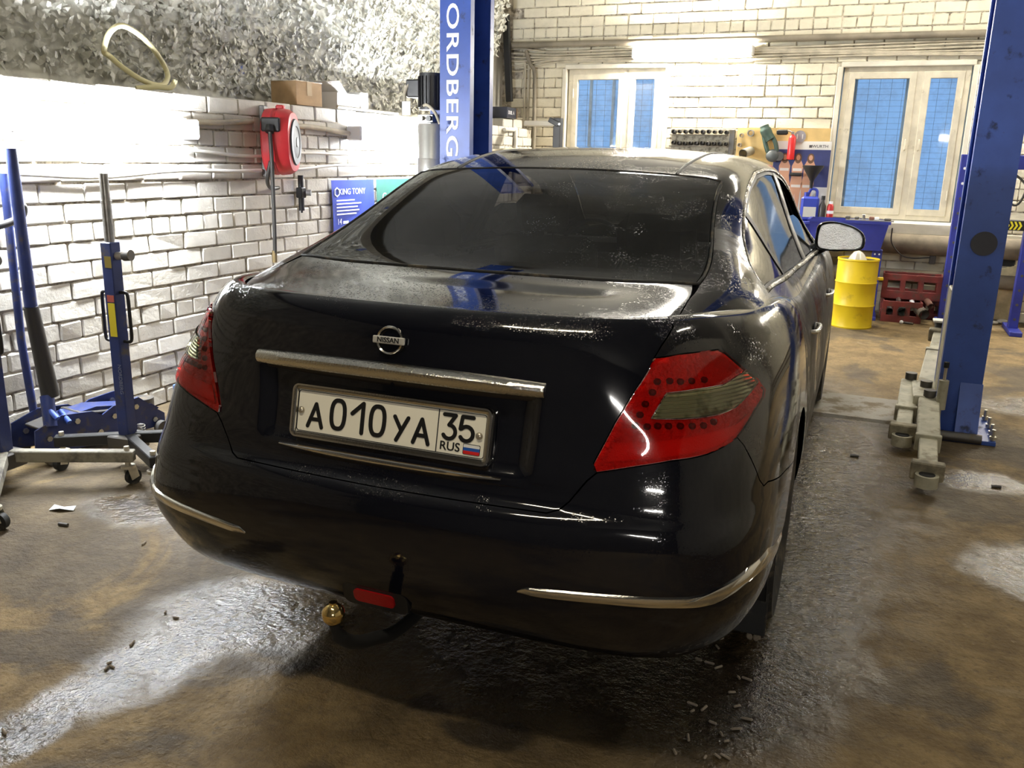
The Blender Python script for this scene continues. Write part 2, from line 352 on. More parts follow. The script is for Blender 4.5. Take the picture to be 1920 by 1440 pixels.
# ---- windows
M_wf = mat('window_paint', (.70, .64, .50), .5, var=(7, .12), dirt=(9, (.45, .40, .29), .05)); M_rev = mat('reveal_plaster', (.72, .68, .57), .75, var=(4, .12), bump=(25, .4))
M_pane = tint_glass('window_pane', (.92, .96, 1.), .03, 0, .22); M_out = mat('outer_sash', (.80, .88, .95), .6); M_iron = mat('dark_iron', (.08, .075, .07), .6, .4)
for wi, (x0, x1, z0, z1) in enumerate(WIN):
    cx, cz = (x0+x1)/2, (z0+z1)/2; r = MB().box((cx, YB+.1, z0-.02), (x1-x0, .22, .05), bev=.006); r.box((cx, YB+.1, z1+.02), (x1-x0, .22, .05), bev=.006)
    for x in (x0-.005, x1+.005): r.box((x, YB+.1, cz), (.05, .22, z1-z0), bev=.006)
    wn = r.build(f'window_{wi+1}', M_rev, kind='structure', label=['left back-wall window showing blue dusk', 'right back-wall window showing blue dusk'][wi])
    yb = YB+.075; fx0, fx1, fz0, fz1 = x0+.03, x1-.03, z0+.01, z1-.004; xm = fx0+(fx1-fx0)*.615; t = .055
    f = MB()
    for x in (fx0+t/2, fx1-t/2): f.box((x, yb, (fz0+fz1)/2), (t, .07, fz1-fz0), bev=.005)
    f.box((xm, yb, (fz0+fz1)/2), (.07, .07, fz1-fz0), bev=.005)
    for z in (fz0+t/2, fz1-t/2): f.box(((fx0+fx1)/2, yb, z), (fx1-fx0, .068, t), bev=.005)
    f.build('window_frame', M_wf, wn)
    for a, b in ((fx0+t-.008, xm-.03), (xm+.03, fx1-t+.008)):
        s_ = MB(); w2 = .062; zz0, zz1 = fz0+t-.008, fz1-t+.008
        for x in (a+w2/2, b-w2/2): s_.box((x, yb-.022, (zz0+zz1)/2), (w2, .045, zz1-zz0), bev=.005)
        for z in (zz0+w2/2, zz1-w2/2): s_.box(((a+b)/2, yb-.022, z), (b-a-.02, .044, w2), bev=.005)
        sa = s_.build('sash', M_wf, wn)
        MB().box(((a+b)/2, yb-.012, (zz0+zz1)/2), (b-a-2*w2+.01, .004, zz1-zz0-2*w2+.01)).build('pane', M_pane, sa)
        hx = b-.03 if b < xm+.01 else a+.03
        MB().tube([(hx, yb-.05, cz-.05), (hx, yb-.075, cz-.045), (hx, yb-.075, cz+.045), (hx, yb-.05, cz+.05)], .006, 8).build('pull_handle', M_wf, sa, 50)
        for hz in (zz0+.2, zz1-.2):
            MB().cyl((a+.01 if b < xm+.01 else b-.01, yb-.047, hz-.045), (a+.01 if b < xm+.01 else b-.01, yb-.047, hz+.045), .008, 8).build('hinge', M_wf, sa, 50)
    # outer sashes and the wire grille beyond
    yo = YB+.24; q = MB()
    for x in (fx0+.03, fx0+.20-.09*wi, xm-.1-.1*(1-wi), fx1-.08): q.box((x, yo, cz), (.03, .03, z1-z0))
    for z in (z0+.03, z1-.03): q.box((cx, yo, z), (x1-x0, .05, .05))
    q.build('outer_sash', M_out, wn)
    q = MB()
    for x in np.arange(x0+.05, x1, .105): q.box((x, YB+.33, cz), (.0025, .0025, z1-z0))
    for z in np.arange(z0+.05, z1, .055): q.box((cx, YB+.335, z), (x1-x0, .002, .002))
    q.build('wire_grille', mat('grille_wire', (.30, .36, .45), .5), wn)
MB().box(((WIN[1][0]+WIN[1][1])/2+.02, YB-.06, .845), (1.30, .16, .115), bev=.012).build('trim_1', M_rev, kind='structure', label='plaster sill ledge under the right back window')
# ---- fluorescent wall lamps
def wall_lamp(label, loc, rz, length, E, col, group=None):
    """housing at the wall (local +y looks at the wall), glowing tube cover in front"""
    o = empty('wall_lamp', loc, rz, label, 'lamp', 'fluorescent wall lamps'); h = .06
    MB().box((0, .005, 0), (length, .03, .09), bev=.01).build('housing', mat('lamp_housing', (.75, .75, .72), .5), o)
    MB().cyl((-length/2+.02, -.075, 0), (length/2-.02, -.075, 0), .044, 18).build('diffuser', emit('tube_glow_'+label[:12], col, E), o)
    for s_ in (-1, 1): MB().box((s_*(length/2-.008), -.05, 0), (.025, .13, .105), bev=.01).build('end_cap', mat('lamp_cap', (.8, .8, .78), .4), o)
    return o
COOL, WARM = (.92, .96, 1.), (1., .94, .82)
wall_lamp('blazing tube lamp on the left brick wall nearest the camera', (XL+.035, 1.62, 1.535), math.pi/2, 1.45, 280, COOL)
wall_lamp('blazing tube lamp on the left wall between hose reel and lift post', (XL+.03, 4.73, 1.57), math.pi/2, 1.44, 280, COOL)
wall_lamp('bright tube lamp high on the back wall above the left window', (-.945, YB-.035, 2.50), 0, 1.22, 430, WARM)
wall_lamp('bright tube lamp on the dark gate wall behind the camera', (2.5, YF+.035, 2.05), math.pi, 1.2, 130, (1., .97, .92))
wall_lamp('bright tube lamp high on the back wall right of the lift post', (2.75, YB-.035, 2.50), 0, 1.22, 220, WARM)
def ceiling_lamp(label, loc, rz, E, col):
    o = empty('ceiling_lamp', loc, rz, label, 'lamp', 'ceiling tube lamps')
    MB().box((0, 0, -.02), (1.3, .16, .05), bev=.01).build('housing', mat('lamp_housing', (.75, .75, .72), .5), o)
    MB().prism([(.06*math.cos(a), -.045-.05*math.sin(a)) for a in np.linspace(0, math.pi, 9)], 0, -.62, .62).build('diffuser', emit('ceil_glow_'+label[:10], col, E), o)
    for s_ in (-1, 1): MB().box((s_*.635, 0, -.055), (.025, .15, .09), bev=.01).build('end_cap', mat('lamp_cap', (.8, .8, .78), .4), o)
ceiling_lamp('rearmost warm ceiling lamp over the tail of the car', (.2, -1.15, ZC), 0, 90, (1., .89, .68))
ceiling_lamp('warm ceiling lamp on the right behind the lift post', (3.3, 2.6, ZC), math.pi/2, 60, (1., .93, .78))  # unseen lamp, added to light the right side of the room
ceiling_lamp('warm ceiling lamp above the bonnet of the car', (-.3, 5.0, ZC), 0, 60, (1., .94, .82))  # unseen lamp, added to raise the ambient light further forward
ceiling_lamp('warm ceiling lamp in front of the back wall near the right window', (1.3, 6.4, ZC), 0, 100, (1., .94, .82))  # unseen lamp, added to brighten the back wall and the things along it
# ================================================================ THE CAR
# smooth body surfaces: control nets interpolated by natural cubic splines, body panels are pieces of them
class Spline1:
    def __init__(s, t):
        s.t = np.array(t, float); n = len(t); h = np.diff(s.t); A = np.zeros((n, n)); B = np.zeros((n, n)); A[0, 0] = A[-1, -1] = 1
        for i in range(1, n-1):
            A[i, i-1] = h[i-1]; A[i, i] = 2*(h[i-1]+h[i]); A[i, i+1] = h[i]
            B[i, i-1] = 6/h[i-1]; B[i, i] = -6/h[i-1]-6/h[i]; B[i, i+1] = 6/h[i]
        s.M = np.linalg.solve(A, B); s.h = h
    def w(s, x):
        x = np.atleast_1d(np.asarray(x, float)); n = len(s.t)
        i = np.clip(np.searchsorted(s.t, x, 'right')-1, 0, n-2); h = s.h[i]; a = (s.t[i+1]-x)/h; b = 1-a
        W = ((a**3-a)*h*h/6)[:, None]*s.M[i] + ((b**3-b)*h*h/6)[:, None]*s.M[i+1]
        r = np.arange(len(x)); W[r, i] += a; W[r, i+1] += b
        return W
def unit(a): return a/(np.linalg.norm(a, axis=-1, keepdims=True)+1e-12)
class Surf:
    """P[row, col]: column 0 (and the last one if both) lies on x = 0 and is mirrored for smoothness"""
    def __init__(s, P, both):
        P = np.array(P, float); g = 3; mir = np.array([-1, 1, 1.])
        L = [P[:, k]*mir for k in range(g, 0, -1)]; Rr = [P[:, -1-k]*mir for k in range(1, g+1)] if both else []
        E = np.stack(L+[P[:, k] for k in range(P.shape[1])]+Rr, 1)
        cu = np.linalg.norm(np.diff(E, axis=1), axis=2).mean(0); tu = np.concatenate([[0], np.cumsum(cu)]); tu -= tu[g]
        cv = np.linalg.norm(np.diff(E, axis=0), axis=2).mean(1); tv = np.concatenate([[0], np.cumsum(np.maximum(cv, .02))])
        s.su = Spline1(tu); s.sv = Spline1(tv); s.E = E; s.U = tu[g:g+P.shape[1]]; s.V = tv; s.umax = s.U[-1]; s.vmax = tv[-1]
        us = np.linspace(0, s.umax, int(s.umax/.025)+2); vs = np.linspace(0, s.vmax, int(s.vmax/.012)+2)
        g2 = np.array([(u, v) for v in vs for u in us]); X = s.at(g2); n = len(us)
        s.g2 = g2; fs = [(j*n+i, j*n+i+1, (j+1)*n+i+1, (j+1)*n+i) for j in range(len(vs)-1) for i in range(n-1)]
        tri = [t for f in fs for t in ((f[0], f[1], f[2]), (f[0], f[2], f[3]))]
        s.tri = tri; s.X = X; s.bvh = BVHTree.FromPolygons([Vector(x) for x in X], tri)
    def at(s, uv):
        uv = np.atleast_2d(uv); return np.einsum('nr,nc,rcd->nd', s.sv.w(uv[:, 1]), s.su.w(uv[:, 0]), s.E, optimize=True)
    def nrm(s, uv):
        uv = np.atleast_2d(uv).astype(float); e = 2e-3
        du = s.at(uv+[e, 0])-s.at(uv-[e, 0]); dv = s.at(uv+[0, e])-s.at(uv-[0, e])
        return unit(np.cross(du, dv))
    def cast(s, o, d):
        loc, nn, fi, dist = s.bvh.ray_cast(Vector(o), Vector(d))
        if loc is None: return None
        a, b, c = s.tri[fi]; A, B, Cc = s.X[a], s.X[b], s.X[c]; p = np.array(loc); M = np.stack([B-A, Cc-A], 1)
        w = np.linalg.lstsq(M, p-A, rcond=None)[0]
        return s.g2[a]+w[0]*(s.g2[b]-s.g2[a])+w[1]*(s.g2[c]-s.g2[a])
    def px(s, x, y):                                   # a traced point of the photograph, dropped on the body
        r = s.cast(CARCAM.C, CARCAM.ray(x, y))
        return r
    def side(s, y, z): return s.cast((3, y, z), (-1, 0, 0))
    def rear(s, x, z): return s.cast((x, -3, z), (0, 1, 0))
    def top(s, x, y): return s.cast((x, y, 4), (0, 0, -1))
def poly_uv(s, spec):
    """spec: list of ('px'|'side'|'rear'|'top'|'uv', a, b)"""
    out = []
    for k, a, b in spec:
        q = np.array([a, b], float) if k == 'uv' else getattr(s, k)(a, b)
        if q is not None: out.append(np.array(q))
        else: print('miss', k, a, b)
    return out
def densify(poly, step, closed=True):
    out = []
    for i in range(len(poly) if closed else len(poly)-1):
        a, b = poly[i], poly[(i+1) % len(poly)]; n = max(1, int(np.linalg.norm(b-a)/step))
        out += [a+(b-a)*k/n for k in range(n)]
    if not closed: out.append(poly[-1])
    return out
def inpoly(pts, poly):
    pts = np.atleast_2d(pts); P = np.array(poly); x, y = pts[:, 0], pts[:, 1]; c = np.zeros(len(pts), bool); j = len(P)-1
    for i in range(len(P)):
        a, b = P[i], P[j]
        hit = ((a[1] > y) != (b[1] > y)) & (x < (b[0]-a[0])*(y-a[1])/(b[1]-a[1]+1e-15)+a[0]); c ^= hit; j = i
    return c
def patch(s, poly, holes=(), step=.03, off=0., gap=.0018, flange=.012, inflate=None):
    """a piece of surface s inside poly (uv), edges pulled in by gap and turned inwards by flange. returns verts, normals, faces"""
    loops = [densify(p, step) for p in [poly]+list(holes)]
    pts = [q for l in loops for q in l]; edges = []; k = 0; starts = []
    for l in loops: edges += [(k+i, k+(i+1) % len(l)) for i in range(len(l))]; starts.append((k, len(l))); k += len(l)
    lo = np.min(loops[0], 0); hi = np.max(loops[0], 0)
    gu, gv = np.meshgrid(np.arange(lo[0]+step*.5, hi[0], step), np.arange(lo[1]+step*.5, hi[1], step*.8)); G = np.stack([gu.ravel(), gv.ravel()], 1)
    if len(G):
        m_ = inpoly(G, loops[0])
        for h in loops[1:]: m_ &= ~inpoly(G, h)
        G = G[m_]
        B = np.array(pts); 
        if len(G):
            dd = np.min(np.linalg.norm(G[:, None]-B[None], axis=2), 1) if len(G)*len(B) < 4e7 else np.ones(len(G)); G = G[dd > step*.35]
        pts += list(G)
    vo, eo, fo, ov, oe, of = delaunay_2d_cdt([Vector(p) for p in pts], edges, [], 0, 1e-7)
    uv = np.array([(v.x, v.y) for v in vo]); F = np.array([f for f in fo if len(f) == 3])
    cen = uv[F].mean(1); keep = inpoly(cen, loops[0])
    for h in loops[1:]: keep &= ~inpoly(cen, h)
    F = F[keep]; N = s.nrm(uv); X = s.at(uv)+N*off
    ec = {}
    for f in F:
        for a, b in ((f[0], f[1]), (f[1], f[2]), (f[2], f[0])): ec[(a, b)] = ec.get((a, b), 0)+1
    be = [(a, b) for (a, b) in ec if (b, a) not in ec]
    if inflate:                                        # pillow shape: rises with the distance from the edge
        Bp = uv[list({i for e in be for i in e})]; d = np.min(np.linalg.norm(uv[:, None]-Bp[None], axis=2), 1)
        X = X + N*(inflate[0]*np.minimum(1, d/inflate[1])**.5)[:, None]
    inw = np.zeros_like(X); cnt = np.zeros(len(X)); c3 = X[F].mean(1)
    fe = {}
    for fi, f in enumerate(F):
        for a, b in ((f[0], f[1]), (f[1], f[2]), (f[2], f[0])): fe[(a, b)] = fi
    for a, b in be:
        t = unit(X[b]-X[a]); q = c3[fe[(a, b)]]-X[a]; d = q-t*(q @ t); d = unit(d)
        for i in (a, b): inw[i] += d; cnt[i] += 1
    axis_ = np.abs(X[:, 0]) < 1e-4
    if gap:
        m_ = cnt > 0; g_ = np.zeros_like(X); g_[m_] = unit(inw[m_])*gap; g_[axis_, 0] = 0; X = X+g_
    X[axis_, 0] = 0
    sg = np.einsum('ij,ij->i', np.cross(X[F[:, 1]]-X[F[:, 0]], X[F[:, 2]]-X[F[:, 0]]), N[F[:, 0]])
    F = np.where((sg < 0)[:, None], F[:, ::-1], F)
    faces = [tuple(map(int, f)) for f in F]; Vv = list(X); Nn = list(N)
    if flange:
        ec = {(f[i], f[(i+1) % 3]) for f in faces for i in range(3)}
        mp = {}
        for a, b in ec:
            if (b, a) in ec: continue
            if axis_[a] and axis_[b]: continue
            ids = []
            for i in (a, b):
                if i not in mp:
                    side_n = -unit(inw[i]) if cnt[i] else N[i]
                    mp[i] = (len(Vv), len(Vv)+1); Vv += [X[i], X[i]-N[i]*flange]; Nn += [side_n, side_n]
                ids.append(mp[i])
            faces.append((ids[0][0], ids[0][1], ids[1][1], ids[1][0])[::-1])
    return np.array(Vv), np.array(Nn), faces
def mesh_from(name, parts, mirror=False, both=False):
    """parts: list of (V, N, F). mirror: only the left side; both: right and left in one mesh"""
    Vv = []; Nn = []; Ff = []
    def put(Vp, Np, Fp, mir):
        k = len(Vv); s_ = np.array([-1 if mir else 1, 1, 1.])
        Vv.extend((Vp*s_).tolist()); Nn.extend((Np*s_).tolist())
        Ff.extend([tuple(i+k for i in (f[::-1] if mir else f)) for f in Fp])
    for p in parts:
        if mirror: put(*p, True)
        else: put(*p, False)
        if both: put(*p, True)
    me = bpy.data.meshes.new(name); me.from_pydata(Vv, [], Ff); me.polygons.foreach_set('use_smooth', [True]*len(me.polygons))
    me.normals_split_custom_set_from_vertices(Nn); me.update(); return me
def ribbon(s, top, bot, h, n=60, prof=((0, 0), (.12, .75), (.5, 1), (.88, .75), (1, 0)), base=-.002):
    """raised moulding between two traced edges (uv polylines)"""
    def res(p):
        p = np.array(p); d = np.concatenate([[0], np.cumsum(np.linalg.norm(np.diff(p, axis=0), axis=1))]); t = np.linspace(0, d[-1], n)
        return np.stack([np.interp(t, d, p[:, i]) for i in (0, 1)], 1)
    T, B = res(top), res(bot); Vv = []; m_ = len(prof)
    env = np.minimum(1, np.minimum(np.linspace(0, 1, n), np.linspace(1, 0, n))*14+.35)
    for a, hh in prof:
        uv = T*(1-a)+B*a; Vv.append(s.at(uv)+s.nrm(uv)*((hh*h*env+base)[:, None]))
    Vv = np.array(Vv).transpose(1, 0, 2).reshape(-1, 3)
    F = [(i*m_+k, (i+1)*m_+k, (i+1)*m_+k+1, i*m_+k+1) for i in range(n-1) for k in range(m_-1)]
    F += [tuple(range(m_)), tuple((n-1)*m_+k for k in range(m_-1, -1, -1))]
    return Vv, F

# ---- surface A: bumper, tail, flanks, nose (rows bottom to shoulder, columns from the tail round to the nose)
rearA = [
 (.275, [(0,.17),(.25,.172),(.45,.178),(.58,.19),(.67,.215),(.745,.27),(.79,.36),(.80,.56),(.80,.85)]),
 (.33,  [(0,.075),(.25,.08),(.45,.09),(.58,.11),(.68,.145),(.765,.21),(.82,.30),(.845,.55),(.85,.85)]),
 (.40,  [(0,.02),(.25,.027),(.45,.045),(.59,.073),(.70,.11),(.788,.17),(.845,.275),(.875,.53),(.88,.85)]),
 (.485, [(0,0),(.25,.007),(.45,.026),(.60,.054),(.71,.088),(.80,.146),(.858,.25),(.884,.50),(.889,.85)]),
 (.57,  [(0,.004),(.25,.011),(.45,.03),(.60,.06),(.71,.096),(.798,.165),(.856,.275),(.884,.52),(.889,.85)]),
 (.63,  [(0,.014),(.25,.021),(.45,.04),(.60,.07),(.71,.108),(.795,.185),(.85,.30),(.882,.54),(.888,.85)]),
 (.655, [(0,.03),(.25,.036),(.45,.052),(.60,.08),(.71,.12),(.79,.197),(.847,.312),(.88,.55),(.887,.85)]),
 (.672, [(0,.058),(.25,.062),(.45,.074),(.60,.093),(.71,.13),(.788,.205),(.845,.32),(.879,.56),(.886,.85)]),
 (.72,  [(0,.072),(.25,.076),(.45,.092),(.60,.11),(.705,.145),(.783,.222),(.84,.338),(.875,.58),(.884,.87)]),
 (.79,  [(0,.09),(.25,.095),(.45,.108),(.60,.135),(.70,.17),(.772,.245),(.828,.36),(.866,.60),(.88,.9)]),
 (.86,  [(0,.10),(.25,.106),(.45,.122),(.60,.155),(.695,.205),(.765,.29),(.815,.395),(.855,.61),(.873,.92)]),
 (.93,  [(0,.106),(.25,.113),(.45,.135),(.60,.18),(.688,.25),(.75,.34),(.795,.44),(.837,.62),(.86,.93)]),
 (1.0,  [(0,.117),(.25,.127),(.45,.155),(.60,.21),(.67,.29),(.72,.385),(.757,.48),(.80,.65),(.835,.95)]),
 (1.05, [(0,.135),(.25,.147),(.45,.178),(.585,.235),(.65,.31),(.695,.41),(.73,.515),(.773,.68),(.812,.96)]),
 (1.078,[(0,.165),(.25,.177),(.45,.207),(.57,.258),(.63,.335),(.672,.432),(.705,.535),(.75,.70),(.79,.97)]),
 (1.074,[(0,.21),(.25,.22),(.44,.245),(.545,.29),(.60,.36),(.64,.45),(.672,.55),(.715,.71),(.755,.97)])]
zc8 = [.33,.36,.41,.485,.57,.63,.655,.672,.72,.79,.86,.928,.99,1.03,1.05,1.045]
zsd = [.19,.25,.33,.45,.55,.62,.65,.67,.71,.77,.835,.89,.935,.97,.99,.985]
xsd = [.79,.845,.875,.887,.889,.888,.887,.886,.884,.88,.873,.863,.85,.835,.818,.785]
PA = []
for r, (z, cs) in enumerate(rearA):
    row = []
    for c, (x, y) in enumerate(cs):
        f = [0, 0, 0, 0, .05, .18, .45, .8, 1][c]; zz = z+(zc8[r]-z)*f
        row.append((x, y, zz))
    for y, fz, fx in ((1.3, .75, 0), (1.8, 1, 0), (2.4, 1, 0), (3.0, 1, 0), (3.5, 1, .004), (4.0, 1, .02), (4.35, 1, .06)):
        drop = max(0, y-3.0)**2*.07*(zsd[r]/1.0)**2
        row.append((xsd[r]-fx, y, zc8[r]+(zsd[r]-zc8[r])*fz-drop))
    zf = .19+(zsd[r]-.19)*(.80-.19)/(.99-.19); back = .10*max(0, (zf-.5)/.3)**2+.05*max(0, (.35-zf)/.16)
    if r == 15: zf -= .004; back += .05
    for x, y in ((.77, 4.60), (.58, 4.72), (.30, 4.80), (0, 4.82)): row.append((x-.6*back*(x > .5), y-back, zf-.0))
    PA.append(row)
SA = Surf(PA, True)
# ---- surface B: deck, rear glass, roof, windscreen, bonnet (rows tail to nose, columns from the centre to the shoulder)
PB = [
 [(0,.178,1.079),(.3,.19,1.077),(.45,.218,1.073),(.55,.262,1.066),(.60,.305,1.061),(.63,.35,1.055),(.66,.41,1.047),(.69,.50,1.035)],
 [(0,.36,1.098),(.3,.37,1.096),(.46,.39,1.092),(.57,.425,1.084),(.62,.455,1.078),(.66,.49,1.07),(.695,.53,1.058),(.73,.59,1.04)],
 [(0,.56,1.118),(.3,.575,1.117),(.48,.605,1.116),(.613,.644,1.115),(.665,.665,1.108),(.70,.685,1.095),(.735,.705,1.072),(.775,.735,1.038)],
 [(0,.93,1.262),(.3,.94,1.257),(.47,.96,1.248),(.585,.985,1.234),(.632,1.0,1.212),(.685,1.01,1.15),(.74,1.02,1.09),(.80,1.03,1.022)],
 [(0,1.30,1.389),(.3,1.305,1.383),(.45,1.31,1.375),(.55,1.32,1.362),(.60,1.325,1.337),(.67,1.33,1.23),(.755,1.33,1.085),(.817,1.33,.998)],
 [(0,1.65,1.455),(.3,1.65,1.446),(.46,1.65,1.433),(.55,1.65,1.415),(.604,1.65,1.383),(.675,1.65,1.25),(.765,1.65,1.07),(.823,1.65,.982)],
 [(0,2.05,1.477),(.3,2.05,1.467),(.46,2.05,1.453),(.553,2.05,1.435),(.61,2.05,1.40),(.682,2.05,1.25),(.775,2.05,1.055),(.826,2.05,.972)],
 [(0,2.5,1.471),(.3,2.5,1.461),(.46,2.5,1.447),(.553,2.5,1.428),(.608,2.5,1.392),(.687,2.5,1.235),(.78,2.5,1.042),(.828,2.5,.966)],
 [(0,2.9,1.435),(.3,2.9,1.427),(.46,2.9,1.412),(.545,2.9,1.392),(.597,2.9,1.355),(.687,2.9,1.205),(.783,2.9,1.027),(.829,2.9,.96)],
 [(0,3.3,1.25),(.3,3.31,1.243),(.48,3.33,1.228),(.585,3.36,1.205),(.63,3.38,1.175),(.705,3.4,1.08),(.786,3.4,.995),(.828,3.4,.942)],
 [(0,3.7,1.045),(.3,3.72,1.04),(.5,3.76,1.03),(.65,3.82,1.01),(.70,3.84,.995),(.75,3.85,.975),(.785,3.85,.955),(.815,3.85,.935)],
 [(0,4.2,.95),(.3,4.2,.945),(.5,4.2,.93),(.62,4.2,.91),(.66,4.2,.90),(.70,4.2,.89),(.735,4.2,.875),(.765,4.2,.86)],
 [(0,4.66,.803),(.3,4.64,.80),(.45,4.61,.797),(.55,4.575,.795),(.6,4.55,.795),(.64,4.525,.793),(.675,4.49,.79),(.70,4.44,.788)]]
SB = Surf(PB, False)
BU = SB.U; BV = SB.V
# ---- car materials
def car_paint(name, dust, drops=1.):
    g = NT(name); P = g.obj()
    f = g.ramp(g.noise(P, 2.6, 8, .7, .6), .62-.3*dust, .95-.25*dust, .35*max(0, dust-.4), 1)
    f2 = g.math('MULTIPLY', f, min(1, dust*1.5)); 
    nz = g.node('SeparateXYZ'); g.put(nz.inputs[0], g.node('NewGeometry').outputs['Normal'])
    base = g.mix(f2, (.0035, .004, .0075), (.085, .073, .055))
    g.set(Base_Color=base, Roughness=g.ramp(f2, 0, .8, .07, .62), Coat_Weight=.25*max(0, 1-1.4*dust), Coat_Roughness=.03)
    v = g.node('TexVoronoi', i_Scale=115., i_Randomness=1.); g.put(v.inputs['Vector'], P)
    v2 = g.node('TexVoronoi', i_Scale=240., i_Randomness=1.); g.put(v2.inputs['Vector'], P)
    d1 = g.ramp(v.outputs['Distance'], .05, .34, 1, 0); d2 = g.ramp(v2.outputs['Distance'], .05, .33, .5, 0)
    up = g.ramp(nz.outputs[2], .35, .9, .12, 1)
    msk = g.math('MULTIPLY', g.ramp(g.noise(P, 5., 4), .44, .62), up)
    h = g.math('MULTIPLY', g.math('ADD', d1, d2), msk)
    g.set(Normal=g.bump(h, .55*drops, .0022)); MATS[name] = g.m; return g.m
M_paint = car_paint('black_paint', .10); M_side = car_paint('dusty_black_paint', .55, .6); M_door = car_paint('dirty_black_paint', .95, .4)
M_pblk = mat('black_plastic', (.012, .012, .013), .45, bump=(300, .1))
M_rub = mat('rubber', (.015, .015, .015), .7, var=(8, .3), dirt=(14, (.12, .10, .07), .35))
M_chr = mat('chrome', (.78, .76, .72), .09, 1., bump=(260, .05))
M_chrd = mat('wet_chrome', (.74, .72, .67), .10, 1., bump=(170, .35))
M_blk = mat('matt_black', (.008, .008, .008), .8)
M_rglass = tint_glass('dark_tinted_glass', (.06, .06, .065), .02, 1., .015)
M_sglass = tint_glass('side_glass', (.10, .105, .11), .05, 0, .16)
M_wind = tint_glass('windscreen_glass', (.75, .8, .78), .02)
M_lens = tint_glass('red_lens', (.98, .10, .07), .03, 0, .0); M_clear = tint_glass('smoky_lens', (.62, .62, .48), .03, 0, .0)
M_refl = mat('lamp_reflector', (1., .55, .5), .3, .0, bump=(75, 1.)); MATS['lamp_reflector'].node_tree.nodes['Bump'].inputs['Distance'].default_value = .03
M_reflb = mat('lamp_reflex', (1., .5, .45), .3, .0, bump=(320, 1.)); M_reflc = mat('lamp_silver', (.85, .85, .72), .22, .6, bump=(45, .8))
_g = NT('lamp_ribs'); _w = _g.node('TexWave', wave_type='BANDS', bands_direction='Z', i_Scale=42., i_Distortion=1.5); _g.put(_w.inputs['Vector'], _g.obj())
_g.set(Base_Color=_g.mix(_g.ramp(_g.noise(_g.obj(), 14., 3), .45, .6), (.85, .84, .70), (.28, .25, .17)), Roughness=.25, Metallic=.45, Normal=_g.bump(_w.outputs['Fac'], .7, .006)); M_reflc = _g.m
M_led = mat('lamp_led', (.09, .004, .004), .3)

car = empty('car', (0, 0, 0), CAR_YAW, 'black four-door saloon car with wet paint parked between the blue lift posts', 'car')
def part(name, me, mt, parent=car, label=None):
    o = link(name, me, parent, mt)
    if label: o['label'] = label
    return o
PX = lambda l, s=1., ox=0., oy=0.: [('px', x/s+ox, y/s+oy) for x, y in l]
SD = lambda l: [('side', y, z) for y, z in l]
lampL = PX([(750, 320), (1000, 285), (1290, 250), (1350, 280), (1500, 410), (1600, 490), (1675, 590), (1670, 650), (1600, 760), (1450, 990), (1330, 1070), (1200, 1130), (900, 1185), (600, 1235), (270, 1285), (232, 1272), (240, 1210), (420, 870), (600, 580)], 4.5, 1060, 600)
lamp_uv = poly_uv(SA, lampL)
L_top = lamp_uv[0:9]; L_bot = lamp_uv[9:15]; L_in = lamp_uv[15:19]
seam_up = poly_uv(SA, PX([(1240, 648), (1262, 612)]))
seam_top = np.array([seam_up[-1][0]+.005, SA.vmax])
seam_lo = poly_uv(SA, PX([(1100, 902), (1068, 940), (1048, 956), (1025, 962)])) + poly_uv(SA, [('rear', .36, .664), ('rear', .2, .663), ('rear', 0.002, .662)])
seam_lo[-1][0] = 0
def u_at(y, v=0.):
    us = np.linspace(0, SA.umax, 400); Y = SA.at(np.stack([us, np.full(400, v)], 1)); k = np.where((Y[:, 1] > y) & (Y[:, 0] > .4))[0][0]; return us[k]
def arch(cy, a0, a1, n=14, r=.362, cz=.325): return SD([(cy+r*math.cos(rad(a)), cz+r*math.sin(rad(a))) for a in np.linspace(a0, a1, n)])
vee = poly_uv(SA, SD([(.855, .603), (.62, .652)])+PX([(1440, 903), (1432, 911), (1424, 900), (1408, 860), (1395, 835)]))
archR = poly_uv(SA, arch(1.09, 178, 131, 6))
bump_uv = [np.array([0, 0]), np.array([u_at(.5), 0]), np.array([u_at(.735), 0])] + archR + vee + L_bot + seam_lo
part('rear_bumper', mesh_from('rear_bumper', [patch(SA, bump_uv, step=.022)], both=True), M_paint, label='black rear bumper')
# boot lid with its plate recess
class Recess:
    def __init__(s, b): s.b = b
    def at(s, uv):
        X = s.b.at(uv); x = np.abs(X[:, 0]); z = X[:, 2]; sm = lambda t: np.clip(t, 0, 1)**2*(3-2*np.clip(t, 0, 1))
        hw = .352+.05*(z-.7)
        d = sm((hw-x)/.05+.5)*sm((z-.715)/.035)*sm((.915-z)/.012)
        X = X.copy(); X[:, 1] += .02*d; return X
    nrm = Surf.nrm
SAR = Recess(SA)
lid_uv = list(reversed(seam_lo)) + [L_bot[-1]] + L_in[1:] + [L_top[0]] + seam_up + [seam_top, np.array([0, SA.vmax])]
b3 = [np.array([BU[4]+.5*(BU[5]-BU[4]), 0.])] + poly_uv(SB, PX([(1276, 588), (1293, 560)]))
deck_uv = [np.array([0, 0]), np.array([b3[0][0]-.01, 0]), b3[0], b3[1], b3[2], np.array([BU[3]-.01, BV[2]-.01]), np.array([0, BV[2]-.01])]
part('boot_lid', mesh_from('boot_lid', [patch(SAR, lid_uv, step=.014), patch(SB, deck_uv, step=.03)], both=True), M_paint, label='black boot lid beaded with water')
